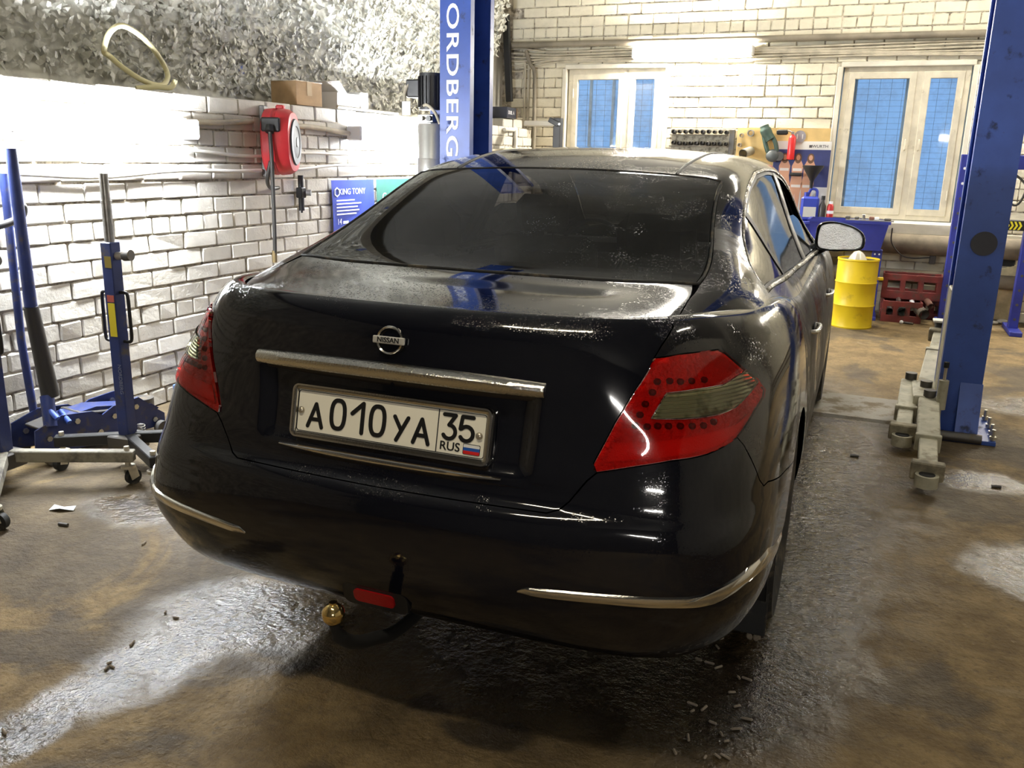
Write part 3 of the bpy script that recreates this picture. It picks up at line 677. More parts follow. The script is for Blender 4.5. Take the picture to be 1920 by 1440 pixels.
# rear quarter panels
door_edge = [(1.11, 1.035), (1.14, .93), (1.20, .80), (1.33, .68), (1.45, .54), (1.505, .42), (1.51, .235)]
de = poly_uv(SA, SD(door_edge)); u_de = de[0][0]
q_uv = [seam_top, np.array([u_at(.8, SA.vmax), SA.vmax]), np.array([u_de, SA.vmax])] + de + [np.array([u_at(1.51), 0]), np.array([u_at(1.465), 0])] + poly_uv(SA, arch(1.09, -2, 131, 18))[0:-1] + vee + [L_bot[0]] + list(reversed(L_top)) + seam_up
win_side = [(.955, 1.062), (1.3, 1.053), (1.8, 1.04), (2.42, 1.021), (2.9, 1.004), (3.3, .987), (3.33, 1.0), (3.25, 1.09), (3.08, 1.20), (2.85, 1.315), (2.6, 1.372), (2.317, 1.398), (2.0, 1.404), (1.721, 1.392), (1.5, 1.355), (1.303, 1.296), (1.113, 1.207), (1.02, 1.14), (.965, 1.095)]
win_uv = poly_uv(SB, SD(win_side))
ud = SB.px(1267, 329)[0]
frame_uv = [np.array([BU[3]+.006, BV[2]-.004]), np.array([BU[3]+.006, BV[4]]), np.array([ud, BV[4]+.008]), np.array([ud, BV[8]]), np.array([BU[3], BV[8]+.02]), np.array([BU[3], BV[10]]), np.array([BU[7], BV[10]])] + [np.array([BU[7], v]) for v in (BV[9], BV[8], BV[7], BV[6], BV[5], BV[4], BV[3], BV[2], BV[1])] + [np.array([b3[0][0]+.02, 0.0]), b3[0], b3[1], b3[2]]
fr_p = patch(SB, frame_uv, [win_uv], step=.03, gap=.0012, flange=.008); q_p = patch(SA, q_uv, step=.025)
for mir in (False, True):
    w_ = 'left' if mir else 'right'
    part('quarter_panel', mesh_from('quarter_panel', [q_p], mirror=mir), M_side, label=f'dusty black {w_} rear wing')
    part('pillar_frame', mesh_from('pillar_frame', [fr_p], mirror=mir), M_side, label=f'black {w_} roof pillar and window surround')
roof_p = patch(SB, [np.array(q) for q in ((0, BV[4]+.008), (ud, BV[4]+.008), (ud, BV[8]), (0, BV[8]))], step=.05)
part('roof', mesh_from('roof', [roof_p], both=True), M_paint, label='wet black roof')
def rect(s, u0, u1, v0, v1): return [np.array(q, float) for q in ((u0, v0), (u1, v0), (u1, v1), (u0, v1))]
part('rear_window', mesh_from('rear_window', [patch(SB, rect(SB, 0, BU[3]-.004, BV[2]+.006, BV[4]-.006), step=.04, off=.001)], both=True), M_rglass, label='dark tinted rear window with water drops')
part('windscreen', mesh_from('windscreen', [patch(SB, rect(SB, 0, BU[3]-.004, BV[8]+.004, BV[10]-.02), step=.06)], both=True), M_wind)
part('bonnet', mesh_from('bonnet', [patch(SB, rect(SB, 0, BU[5], BV[10], BV[12]), step=.06)], both=True), M_paint)
for mir in (False, True): part('wing_top', mesh_from('wing_top', [patch(SB, rect(SB, BU[5], BU[7], BV[10], BV[12]), step=.05)], mirror=mir), M_side)
# rubber seal round the rear window
tr = MB()
for sgn in (1, -1):
    path = [(u, BV[2]+.001) for u in np.linspace(0, BU[3]+.001, 12)] + [(BU[3]+.001, v) for v in np.linspace(BV[2], BV[4]+.002, 14)] + [(u, BV[4]+.002) for u in np.linspace(BU[3], 0, 12)]
    tr.tube(SB.at(np.array(path))*[sgn, 1, 1], .0045, 6)
tr.build('window_seal', M_rub, car, 60)
sl = MB()
for sgn in (1, -1): sl.tube(SB.at(np.array([(ud, v) for v in np.linspace(BV[4]+.01, BV[8], 24)]))*[sgn, 1, 1]+[0, 0, .0005], .005, 6)
sl.build('roof_moulding', M_pblk, car, 60)
# doors
dfe = [(3.40, .96), (3.43, .75), (3.42, .5), (3.40, .235)]
u_b = poly_uv(SA, SD([(2.25, .99), (2.26, .75), (2.26, .5), (2.25, .235)])); u_f = poly_uv(SA, SD(dfe))
bot = lambda y0, y1: poly_uv(SA, SD([(y, .235) for y in np.linspace(y0, y1, 6)]))[1:-1]
rd = [np.array([u_de, SA.vmax]), np.array([u_b[0][0], SA.vmax])] + u_b + bot(2.25, 1.51) + list(reversed(de))
fd = [np.array([u_b[0][0], SA.vmax]), np.array([u_f[0][0], SA.vmax])] + u_f + bot(3.40, 2.25) + list(reversed(u_b))
sill = [np.array([u_at(1.51), 0]), np.array([u_at(3.40), 0])] + poly_uv(SA, SD([(y, .235) for y in np.linspace(3.40, 1.51, 8)]))
wing = [np.array([u_f[0][0], SA.vmax]), np.array([u_at(4.36, SA.vmax), SA.vmax]), np.array([u_at(4.36, 0), 0]), np.array([u_at(4.24, 0), 0])] + poly_uv(SA, arch(3.865, 0, 180, 22)) + [np.array([u_at(3.49), 0]), np.array([u_at(3.40), 0])] + list(reversed(u_f))
nose = [np.array([u_at(4.36, SA.vmax), SA.vmax]), np.array([SA.umax, SA.vmax]), np.array([SA.umax, 0]), np.array([u_at(4.36, 0), 0])]
P_ = {k: patch(SA, v, step=.04) for k, v in (('rear_door', rd), ('front_door', fd), ('sill', sill), ('front_wing', wing), ('front_bumper', nose))}
for mir in (False, True):
    w_ = 'left' if mir else 'right'
    for k, v in P_.items():
        if k != 'front_bumper': part(k, mesh_from(k, [v], mirror=mir), M_door, label=f'dirty black {w_} '+k.replace('_', ' '))
part('front_bumper', mesh_from('front_bumper', [P_['front_bumper']], both=True), M_paint)
# side windows: black frame with panes, the front pane is wound half down
def inset(poly, d):
    P = np.array(poly); c = []
    for i in range(len(P)):
        a, b, n_ = P[i-1], P[i], P[(i+1) % len(P)]; t = unit(n_-a); nn = np.array([-t[1], t[0]]); c.append(b+nn*d)
    if inpoly(np.array([np.mean(c, 0)]), poly)[0] and abs(np.ptp(np.array(c)[:, 0])) > np.ptp(P[:, 0]): return inset(poly, -d)
    return c
pane_q = poly_uv(SB, SD([(1.0, 1.078), (1.42, 1.066), (1.36, 1.15), (1.27, 1.262), (1.12, 1.19), (1.03, 1.13)]))
pane_r = poly_uv(SB, SD([(1.45, 1.066), (2.17, 1.045), (2.19, 1.2), (2.19, 1.378), (2.0, 1.382), (1.72, 1.37), (1.5, 1.333), (1.31, 1.272), (1.39, 1.16)]))
pane_f = poly_uv(SB, SD([(2.31, 1.04), (2.9, 1.022), (3.24, 1.01), (3.19, 1.09), (3.05, 1.19), (2.84, 1.288), (2.58, 1.347), (2.33, 1.37)]))
glass_f = poly_uv(SB, SD([(2.31, 1.04), (2.9, 1.022), (3.24, 1.01), (3.19, 1.07), (3.05, 1.125), (2.84, 1.17), (2.60, 1.205), (2.42, 1.21), (2.34, 1.19), (2.31, 1.15)]))
fm = patch(SB, win_uv, [pane_q, pane_r, pane_f], step=.03, off=-.004, gap=0, flange=.02)
panes = [('quarter_glass', patch(SB, pane_q, step=.04, off=-.007, flange=0)), ('door_glass', patch(SB, pane_r, step=.05, off=-.007, flange=0)), ('door_glass', patch(SB, glass_f, step=.05, off=-.012, flange=.004))]
bp = ribbon(SB, poly_uv(SB, SD([(2.20, 1.385), (2.205, 1.2), (2.195, 1.04)])), poly_uv(SB, SD([(2.30, 1.385), (2.30, 1.2), (2.29, 1.035)])), .002, 14)
tm_out = densify(win_uv, .03); _P = np.array(tm_out); _ar = .5*np.sum(_P[:, 0]*np.roll(_P[:, 1], -1)-np.roll(_P[:, 0], -1)*_P[:, 1]); tm_i = []
for i in range(len(_P)):
    t_ = unit(_P[(i+1) % len(_P)]-_P[i-1]); tm_i.append(_P[i]+np.array([-t_[1], t_[0]])*np.sign(_ar)*.011)
tb = ribbon(SB, tm_out+[tm_out[0]], tm_i+[tm_i[0]], .006, 160)
for mir in (False, True):
    part('window_frame', mesh_from('window_frame', [fm], mirror=mir), M_pblk)
    for n_, p_ in panes: part(n_, mesh_from(n_, [p_], mirror=mir), M_sglass)
    for nm, (Vr, Fr), mt_ in (('pillar_trim', bp, mat('pillar_satin', (.16, .16, .15), .35, .3, dirt=(20, (.3, .28, .22), .4))), ('window_trim', tb, mat('dirty_chrome', (.55, .53, .48), .25, 1., dirt=(25, (.2, .18, .13), .5)))):
        k = MB(); k.add(Vr*[-1 if mir else 1, 1, 1], Fr); k.build(nm, mt_, car, 50)
# ---- tail lamps
band = poly_uv(SA, PX([(720, 830), (845, 620), (1100, 590), (1320, 555), (1420, 490), (1500, 435), (1560, 480), (1600, 530), (1420, 740), (1280, 800), (1000, 835)], 4.5, 1060, 600))
lowr = poly_uv(SA, PX([(330, 1195), (420, 1040), (900, 1010), (1250, 940), (1440, 880), (1560, 770), (1440, 960), (1300, 1050), (900, 1150), (600, 1180)], 4.5, 1060, 600))
led = poly_uv(SA, PX([(775, 520), (880, 515), (970, 520), (1065, 515), (1170, 505), (735, 610), (675, 710), (630, 800), (590, 890), (690, 900), (780, 895), (870, 895), (970, 895), (1070, 895), (1165, 890), (1250, 860)], 4.5, 1060, 600))
lens_p = patch(SA, lamp_uv, [band], step=.012, off=.004, gap=.002, flange=.016, inflate=(.006, .03))
band_p = patch(SA, band, step=.012, off=.0105, gap=.0003, flange=.006)
back_p = patch(SA, lamp_uv, step=.012, off=-.003, gap=.0008, flange=0); low_p = patch(SA, lowr, step=.012, off=.0005, gap=0, flange=.003); bb_p = patch(SA, band, step=.012, off=.003, gap=.001, flange=.006)
hou_p = patch(SA, [q for q in lamp_uv], step=.03, off=-.013, gap=-.001, flange=0)
for mir in (False, True):
    w_ = 'left' if mir else 'right'
    lens = part('tail_lamp', mesh_from('tail_lamp', [lens_p], mirror=mir), M_lens, label=f'red {w_} tail lamp lens')
    part('lamp_band', mesh_from('lamp_band', [band_p], mirror=mir), M_clear, lens, label='clear smoky indicator band')
    part('lamp_reflector', mesh_from('lamp_reflector', [back_p], mirror=mir), M_refl, lens)
    part('reflex_strip', mesh_from('reflex_strip', [low_p], mirror=mir), M_reflb, lens)
    part('indicator_reflector', mesh_from('indicator_reflector', [bb_p], mirror=mir), M_reflc, lens)
    for q in led:
        p = (SA.at(q)[0]-SA.nrm(q)[0]*.000)*[-1 if mir else 1, 1, 1]; k = MB().box((0, 0, 0), (.016, .012, .014), bev=.004); k.build('led', M_led, lens, 60, loc=p)
# ---- bright mouldings
def mould(name, top, bott, h, mt_, label=None, n=60, both=False):
    t_ = poly_uv(SA, top); b_ = poly_uv(SA, bott); Vr, Fr = ribbon(SA, t_, b_, h, n); o = None
    if both:
        k = MB(); k.add(Vr, Fr); k.add(Vr*[-1, 1, 1], Fr); return k.build(name, mt_, car, 40, label=label)
    for mir in (False, True):
        k = MB(); k.add(Vr*[-1 if mir else 1, 1, 1], Fr); o = k.build(name, mt_, car, 40, label=(label or '').replace('@', 'left' if mir else 'right') or None)
mould('bumper_moulding', PX([(292, 552), (330, 535), (500, 550), (750, 572), (1000, 585), (1180, 580), (1250, 565), (1330, 520), (1450, 430), (1550, 330), (1620, 246)], 2.667, 860, 900),
      PX([(292, 562), (400, 585), (700, 617), (1000, 642), (1150, 648), (1230, 635), (1330, 585), (1450, 480), (1560, 365), (1628, 254)], 2.667, 860, 900), .010, M_chr, 'chrome moulding on @ bumper corner', 90)
def bar(name, hw, zt, zb, bulge, mt_, label, drop=0., taper=.8):
    """moulding across the boot lid"""
    n = 48; k = MB(); Vv = []; prof = [(0, .0), (.06, .55), (.3, .95), (.6, 1.), (.9, .7), (1, .1)]
    for x in np.linspace(-hw, hw, n):
        e = abs(x)/hw; tp = 1-(1-taper)*e**3; zm = (zt+zb)/2-drop*e*e; hh = (zt-zb)/2*tp; y0 = SA.at(SA.rear(abs(x)+1e-4, zm))[0][1]
        for a, b in prof: Vv.append((x, y0+.004-bulge*b*(1-.3*e**6), zm+hh-2*hh*a))
    m_ = len(prof); Fq = [(i*m_+j, i*m_+j+1, (i+1)*m_+j+1, (i+1)*m_+j) for i in range(n-1) for j in range(m_-1)] + [tuple(range(m_)), tuple((n-1)*m_+j for j in range(m_-1, -1, -1))]
    return k.add(Vv, Fq).build(name, mt_, car, 40, label=label)
bar('boot_bar', .386, .951, .909, .026, M_chrd, 'wide chrome bar above the number plate', .006)
bar('boot_trim', .302, .722, .704, .010, M_chr, 'thin chrome strip below the number plate', -.004, .35)
# ---- number plate
pl = empty('number_plate', (0, .100, .8045)); pl.parent = car; pl.rotation_euler = (rad(-12.5), 0, 0); pl['label'] = 'white number plate in chrome frame'
M_plate = mat('plate_white', (.92, .88, .74), .35); M_ink = mat('plate_black', (.01, .01, .01), .4)
def rrect(w, h, r, n=6):
    return [(sx*(w/2-r)+r*math.cos(a), sz*(h/2-r)+r*math.sin(a)) for sx, sz, a0 in ((1, 1, 0), (-1, 1, 90), (-1, -1, 180), (1, -1, 270)) for a in np.radians(np.linspace(a0, a0+90, n))]
def frame_ring(w, h, r, prof):
    """moulded rectangular frame: prof = list of (inset, depth y)"""
    Vv = []; loops = [rrect(w-2*i, h-2*i, max(r-i, .003)) for i, d in prof]; n = len(loops[0])
    for l, (i, d) in zip(loops, prof): Vv += [(x, d, z) for x, z in l]
    return Vv, [(j*n+k, j*n+(k+1) % n, (j+1)*n+(k+1) % n, (j+1)*n+k) for j in range(len(prof)-1) for k in range(n)]
k = MB(); k.prism(rrect(.518, .110, .008), 1, -.002, .004); k.build('plate_sheet', M_plate, pl)
k = MB(); k.add(*frame_ring(.544, .138, .02, [(0, .014), (0, -.006), (.003, -.011), (.007, -.011), (.009, -.006), (.012, -.010), (.0155, -.009), (.017, -.002)])); k.build('plate_frame', M_chr, pl, 35)
k = MB(); k.prism(rrect(.536, .13, .016), 1, .004, .013); k.build('plate_backing', M_blk, pl)
k = MB(); k.add(*frame_ring(.510, .102, .008, [(0, -.002), (.0, -.0035), (.0016, -.0035), (.0016, -.002)])); k.build('plate_border', M_ink, pl)
MB().box((.1330, -.0026, 0), (.0022, .0014, .100)).build('plate_divider', M_ink, pl)
RP = (rad(90), 0, 0)
def strokes(name, lines, w_, mt_, parent, y0=-.002, y1=-.0037):
    """flat lettering drawn with a round pen"""
    k = MB()
    for ln in lines:
        for i, p in enumerate(ln):
            k.prism([(p[0]+w_/2*math.cos(t), p[1]+w_/2*math.sin(t)) for t in np.linspace(0, 2*math.pi, 12, endpoint=False)], 1, y0, y1)
            if i:
                q = ln[i-1]; d = V3([p[0]-q[0], p[1]-q[1]]); L_ = np.linalg.norm(d); n_ = V3([-d[1], d[0]])/L_*w_/2
                k.prism([(q[0]+n_[0], q[1]+n_[1]), (p[0]+n_[0], p[1]+n_[1]), (p[0]-n_[0], p[1]-n_[1]), (q[0]-n_[0], q[1]-n_[1])], 1, y0, y1-.00001*i)
    return k.build(name, mt_, parent)
def oval(cx, cz, rx_, rz_): return [(cx+rx_*math.copysign(abs(math.cos(t))**.72, math.cos(t)), cz+rz_*math.copysign(abs(math.sin(t))**.8, math.sin(t))) for t in np.linspace(0, 2*math.pi, 29)]
def arc(cx, cz, r_, a0, a1): return [(cx+r_*math.cos(rad(t)), cz+r_*math.sin(rad(t))) for t in np.linspace(a0, a1, 14)]
for ln, w_ in (([[(-.2225, -.036), (-.2020, .020), (-.1825, -.036)], [(-.215, -.018), (-.189, -.018)]], .0098), ([oval(-.138, .002, .0185, .0345)], .0105), ([[(-.0985, .010), (-.0690, .037), (-.0690, -.034)]], .0105), ([oval(-.0275, .001, .0185, .0345)], .0105),
               ([[(.0185, .018), (.0375, -.012)], [(.0545, .018), (.0265, -.037)]], .0098), ([[(.0715, -.036), (.0910, .020), (.1110, -.036)], [(.0785, -.018), (.104, -.018)]], .0098),
               ([[(.1475, .040), (.1765, .040), (.1610, .0165)]+arc(.1625, .0005, .0160, 92, -150)], .0092), ([[(.2215, .040), (.1940, .040), (.1905, .0115)]+arc(.2065, .0015, .0168, 142, -148)], .0092)):
    strokes('plate_character', ln, w_, M_ink, pl)
text('plate_country', 'RUS', .0285, M_ink, pl, (.1675, -.0025, -.0335), RP, .0009, 1.05, off=.0003)
for i, c in enumerate(((.8, .8, .78), (.02, .10, .42), (.65, .02, .02))):
    MB().box((.2232, -.0026, -.0255-.0075*i), (.041, .0014, .0075)).build('flag_stripe', mat(f'flag_{i}', c, .4), pl)
k = MB(); k.add(*frame_ring(.043, .0245, .001, [(0, -.002), (0, -.0038), (.0009, -.0038), (.0009, -.002)]))
o = k.build('flag_border', M_ink, pl); o.location = (.2232, 0, -.033)
for x in (-.2435, .2395):
    k = MB(); k.lathe([(.0085, -.002), (.0085, -.006), (.006, -.009), (.002, -.010)], axis='y', n=12); k.build('plate_bolt', mat('bolt_zinc', (.55, .5, .4), .35, .8), pl, 40, loc=(x, 0, .001))
# ---- maker's badge
bd = empty('badge', (0, SA.at(SA.rear(1e-4, 1.003))[0][1]-.004, 1.003)); bd.parent = car; bd.rotation_euler = (rad(-9), 0, 0); bd['label'] = 'round chrome badge with a name bar'
k = MB(); k.lathe([(.0345, .004), (.0345, -.003), (.032, -.006), (.0285, -.003), (.0285, .004)], axis='y', n=40); k.v = [(x*1.02, y, z) for x, y, z in k.v]; k.f = [f for f in k.f if len(f) < 30]; k.build('badge_ring', M_chr, bd, 40)
MB().box((0, -.005, 0), (.084, .008, .0175), bev=.002).build('badge_bar', mat('satin_silver', (.75, .73, .68), .4, .6), bd)
text('badge_name', 'NISSAN', .0165, M_ink, bd, (0, -.0095, 0), RP, .0006, 1.05, off=.0003)
# ---- lower rear: fog lamp, tow ball, mud flaps
fu = SA.rear(1e-4, .382); p = SA.at(fu)[0]
k = MB().prism(rrect(.112, .036, .012), 1, p[1]-.012, p[1]+.02); k.v = [(x, y-.25*(z)*1+.0, z+.381) for x, y, z in k.v]; k.build('fog_lamp', mat('fog_red', (.35, .006, .008), .25, bump=(300, .3)), car, label='small red rear fog lamp in the bumper')
k = MB().prism(rrect(.18, .062, .02), 1, p[1]-.006, p[1]+.02); k.v = [(x, y-.25*z, z+.379) for x, y, z in k.v]; k.build('fog_lamp_bezel', M_pblk, car)
tb_ = CARCAM.on(625, 1151, 0, 0.0)
M_brass = mat('polished_ball', (.83, .62, .26), .12, 1.)
th = empty('tow_ball', tuple(tb_)); th.parent = car; th['label'] = 'brassy polished tow ball below the bumper'
MB().ball((0, 0, 0), .0262, 28, 18).build('ball', M_brass, th, 60)
MB().cyl((0, 0, .02), (0, 0, .029), .009, 16).build('ball_cap', M_brass, th, 40)
MB().tube(smooth_path([(0, 0, -.022), (0, .02, -.065), (0, .08, -.115), (0, .17, -.155), (0, .33, -.20), (0, .75, -.20)], 6), [.012]*6+[.017]*25, 12).build('ball_neck', M_blk, th, 60)
for s_ in (-1, 1):
    k = MB().box((s_*.785, .80, .215), (.16, .012, .29), rot=rx(rad(-6)), bev=.004); k.build('mud_flap', M_rub, car, label='muddy rubber flap')
    for i in range(9):
        k = MB(); a = RNG.uniform(0, 6.28); k.ball((0, 0, 0), RNG.uniform(.005, .012), 6, 4, (1, .5, 1.5))
        k.build('mud_clod', mat('wet_mud', (.20, .165, .12), .8, var=(60, .3)), car, loc=(s_*RNG.uniform(.80, .86), .79, RNG.uniform(.05, .12)))
# ---- wheels
M_alloy = mat('alloy', (.45, .45, .46), .3, 1., dirt=(18, (.10, .085, .06), .4))
def wheel(x, y, s_):
    w = empty('wheel', (x, y, .33+(.016 if y > 2 else 0))); w.parent = car; w['label'] = 'black tyre on a silver alloy rim'
    k = MB(); k.lathe([(.215, -.09), (.27, -.104), (.312, -.108), (.327, -.09), (.33, -.05), (.33, .05), (.327, .09), (.312, .108), (.27, .104), (.215, .09)], axis='x', n=48, closed=True); k.build('tyre', M_rub, w, 40)
    k = MB(); k.lathe([(.218, -.088), (.224, -.085), (.205, -.07), (.20, .07), (.224, .085), (.218, .088), (.19, .08), (.19, -.08)], axis='x', n=40, closed=True); k.build('rim', M_alloy, w, 40)
    for i in range(7):
        a = 2*math.pi*i/7; d = np.array([0, math.cos(a), math.sin(a)]); t = np.array([0, -math.sin(a), math.cos(a)]); o_ = np.array([s_*.07, 0, 0])
        pts = [d*.045+t*.022+o_*1.05, d*.045-t*.022+o_*1.05, d*.2-t*.018+o_, d*.2+t*.018+o_]; bk = [q-np.array([s_*.025, 0, 0]) for q in pts]
        MB().add(pts+bk, [(0, 1, 2, 3), (7, 6, 5, 4), (0, 4, 5, 1), (1, 5, 6, 2), (2, 6, 7, 3), (3, 7, 4, 0)]).build('spoke', M_alloy, w)
    MB().cyl((s_*.03, 0, 0), (s_*.078, 0, 0), .055, 20, .05).build('hub_cap', M_alloy, w, 40)
    MB().cyl((-s_*.02, 0, 0), (s_*.01, 0, 0), .15, 24).build('brake_disc', mat('disc_steel', (.25, .22, .2), .45, .9), w, 40)
for s_ in (-1, 1):
    for y in (1.09, 3.865): wheel(s_*.765, y, s_)
    for y in (1.09, 3.865):
        k = MB(); k.lathe([(.365, -.16), (.365, .115), (.355, .115), (.355, -.16)], axis='x', n=32, closed=True); k.v = [(q[0]*1., q[1], q[2]) for q in k.v]
        lo = [q for q in range(len(k.v)) if k.v[q][2] < -.07]; k.f = [f for f in k.f if not all(i in set(lo) for i in f)]
        k.build('wheel_arch_liner', M_blk, car, 40, loc=(s_*.745, y, .33))
# ---- mirrors
def mirror(s_):
    c = CARCAM.on(1577, 445, 1, 3.02); c = np.array([c[0], 3.02, c[2]]); w_ = 'right' if s_ > 0 else 'left'
    mr = empty('door_mirror', (s_*c[0], c[1], c[2])); mr.parent = car; mr['label'] = f'black {w_} door mirror'
    out = [(-.114, -.055), (-.118, .02), (-.108, .058), (-.06, .074), (0, .068), (.06, .05), (.10, .022), (.112, -.015), (.105, -.05), (.06, -.066), (-.05, -.07)]
    out = [q[:2] for q in smooth_path([(a, b, 0) for a, b in out], 4, True)]; n = len(out)
    Vv = []; lv = [(1., 0), (1.02, .012), (.98, .06), (.80, .10), (.45, .125)]
    for sc_, d in lv: Vv += [(s_*x*sc_, d, z*sc_) for x, z in out]
    Fq = [(i*n+k_, i*n+(k_+1) % n, (i+1)*n+(k_+1) % n, (i+1)*n+k_) for i in range(len(lv)-1) for k_ in range(n)] + [tuple((len(lv)-1)*n+k_ for k_ in range(n))]
    Vi = [(s_*x*.93, .001, z*.92) for x, z in out]; Vd = [(s_*x*.88, .016, z*.86) for x, z in out]; k0 = len(Vv); Vv += Vi+Vd
    Fq += [(k_, (k_+1) % n, k0+(k_+1) % n, k0+k_) for k_ in range(n)] + [(k0+k_, k0+(k_+1) % n, k0+n+(k_+1) % n, k0+n+k_) for k_ in range(n)]
    MB().add(Vv, Fq).build('mirror_housing', M_paint, mr, 40)
    MB().add([(s_*x*.885, .010+.10*z+.10*x, z*.87) for x, z in out], [tuple(range(n))]).build('mirror_glass', mat('mirror_wet', (.9, .92, .95), .18, 1., bump=(150, .6)), mr, label='wet mirror glass')
    MB().tube([(-s_*.08, .03, -.05), (-s_*.13, .06, -.075), (-s_*.17, .10, -.08)], [.03, .032, .04], 12).build('mirror_foot', M_pblk, mr, 50)
    MB().box((s_*.108, .03, -.012), (.012, .05, .022), bev=.004).build('mirror_lamp', mat('clear_white', (.7, .7, .66), .2), mr)
for s_ in (1, -1): mirror(s_)
# ---- door handles
for s_ in (1, -1):
    for y, z in ((1.62, .855), (2.66, .845)):
        q = SA.side(y, z); p = SA.at(q)[0]; h = empty('door_handle', (s_*(p[0]+.006), y, z)); h.parent = car
        MB().tube(smooth_path([(s_*-.012, -.085, .0), (s_*.010, -.07, .0), (s_*.017, -.02, .003), (s_*.016, .04, .004), (s_*.006, .065, .003), (s_*-.012, .075, 0)], 5), .0085, 10).build('grip', mat('handle_silver', (.72, .70, .64), .22, .9, bump=(120, .3)), h, 60)
        MB().ball((0, 0, 0), .04, 14, 8, (.15, 1.3, .55)).build('handle_cup', M_pblk, h, 50)
# ---- cabin, floor pan
k = MB(); k.box((0, 2.35, .30), (1.5, 4.0, .10)); k.box((0, .55, .42), (1.35, .55, .30)); k.box((0, .80, .82), (1.2, .30, .5)); k.box((0, 4.2, .5), (1.3, .5, .5)); k.build('floor_pan', M_blk, car)
shell = MB()
gu = np.linspace(0, SA.umax, 90); rows = [v for v in np.linspace(.01, SA.vmax-.06, 16)]
for mir in (1, -1):
    X = [SA.at(np.stack([gu, np.full(90, v)], 1))-SA.nrm(np.stack([gu, np.full(90, v)], 1))*.035 for v in rows]; Vv = np.array(X).reshape(-1, 3)*[mir, 1, 1]
    Fq = []
    for j in range(len(rows)-1):
        for i in range(89):
            q = [j*90+i, j*90+i+1, (j+1)*90+i+1, (j+1)*90+i]; cc = Vv[q].mean(0)
            if any((cc[1]-cy)**2+(cc[2]-.33)**2 < .40**2 and abs(cc[0]) > .55 for cy in (1.09, 3.865)): continue
            Fq.append(tuple(q))
    shell.add(Vv, Fq)
shell.build('inner_shell', M_blk, car)
M_seat = mat('seat_cloth', (.05, .048, .045), .8, var=(30, .3)); M_trim = mat('cabin_trim', (.10, .095, .085), .8)
MB().box((0, .80, 1.03), (1.15, .45, .02)).build('parcel_shelf', M_trim, car)
def seat(x, y, w, hd):
    s0 = empty('seat', (x, y, .35)); s0.parent = car
    MB().box((0, .25, .10), (w, .5, .16), bev=.05).build('cushion', M_seat, s0)
    MB().box((0, -.07, .42), (w, .14, .62), rot=rx(rad(12)), bev=.05).build('backrest', M_seat, s0)
    for hx in hd:
        MB().box((hx, -.17, .83), (.25, .09, .17), rot=rx(rad(10)), bev=.04).build('headrest', M_seat, s0)
        for d in (-.05, .05): MB().cyl((hx+d, -.15, .70), (hx+d, -.16, .78), .006, 8).build('headrest_post', M_chr, s0)
seat(-.38, 2.35, .5, [0]); seat(.38, 2.35, .5, [0]); seat(0, 1.25, 1.3, [-.4, .4])
MB().box((0, 3.25, .88), (1.4, .45, .2), bev=.05).build('dashboard', M_trim, car)
k = MB(); k.tube([(-.38+.18*math.cos(a), 2.98+.06*math.sin(a), .93+.17*math.sin(a)) for a in np.linspace(0, 2*math.pi, 25)], .013, 8); k.build('steering_wheel', M_pblk, car, 60)
# ================================================================ THINGS IN THE ROOM
M_blue = mat('lift_blue', (.035, .085, .36), .42, var=(4, .15), dirt=(11, (.03, .04, .09), .15)); M_blue2 = mat('jack_blue', (.022, .038, .15), .45, var=(9, .2), dirt=(16, (.10, .09, .08), .25))
M_blue3 = mat('bench_blue', (.025, .035, .27), .45, var=(5, .2)); M_white = mat('white_letters', (.85, .86, .88), .5)
M_steel = mat('steel', (.50, .49, .46), .32, 1., var=(20, .2)); M_dsteel = mat('dark_steel', (.12, .115, .11), .5, .7, dirt=(20, (.18, .15, .11), .3))
M_grey = mat('arm_grey', (.42, .40, .30), .55, var=(9, .2), dirt=(12, (.28, .25, .18), .35)); M_zinc = mat('zinc', (.62, .58, .48), .4, .7)
M_yel = mat('drum_yellow', (.86, .62, .015), .42, dirt=(7, (.58, .40, .02), .1), bump=(18, .25)); M_red = mat('reel_red', (.62, .035, .045), .4, var=(6, .12))
M_dred = mat('crate_red', (.17, .025, .022), .6, var=(9, .25), dirt=(12, (.10, .05, .04), .4)); M_card = mat('cardboard', (.44, .29, .15), .85, var=(12, .12))
M_pipe = mat('pipe_grey', (.22, .19, .14), .6, var=(5, .25)); M_cable = mat('cable_grey', (.48, .43, .33), .6, var=(9, .2)); M_cabw = mat('cable_white', (.80, .78, .72), .5)
M_hose = mat('hose_black', (.035, .033, .03), .5)
def bx(name, parent, c, d, mt_, bev=.003, rot=None, **k): return MB().box(c, d, rot, bev).build(name, mt_, parent, **k)
def cy(name, parent, p, q, r, mt_, n=16, r2=None, **k): return MB().cyl(p, q, r, n, r2).build(name, mt_, parent, 40, **k)
def tb(name, parent, pts, r, mt_, n=10, sm=6, **k): return MB().tube(smooth_path(pts, sm) if sm else pts, r, n).build(name, mt_, parent, 60, **k)

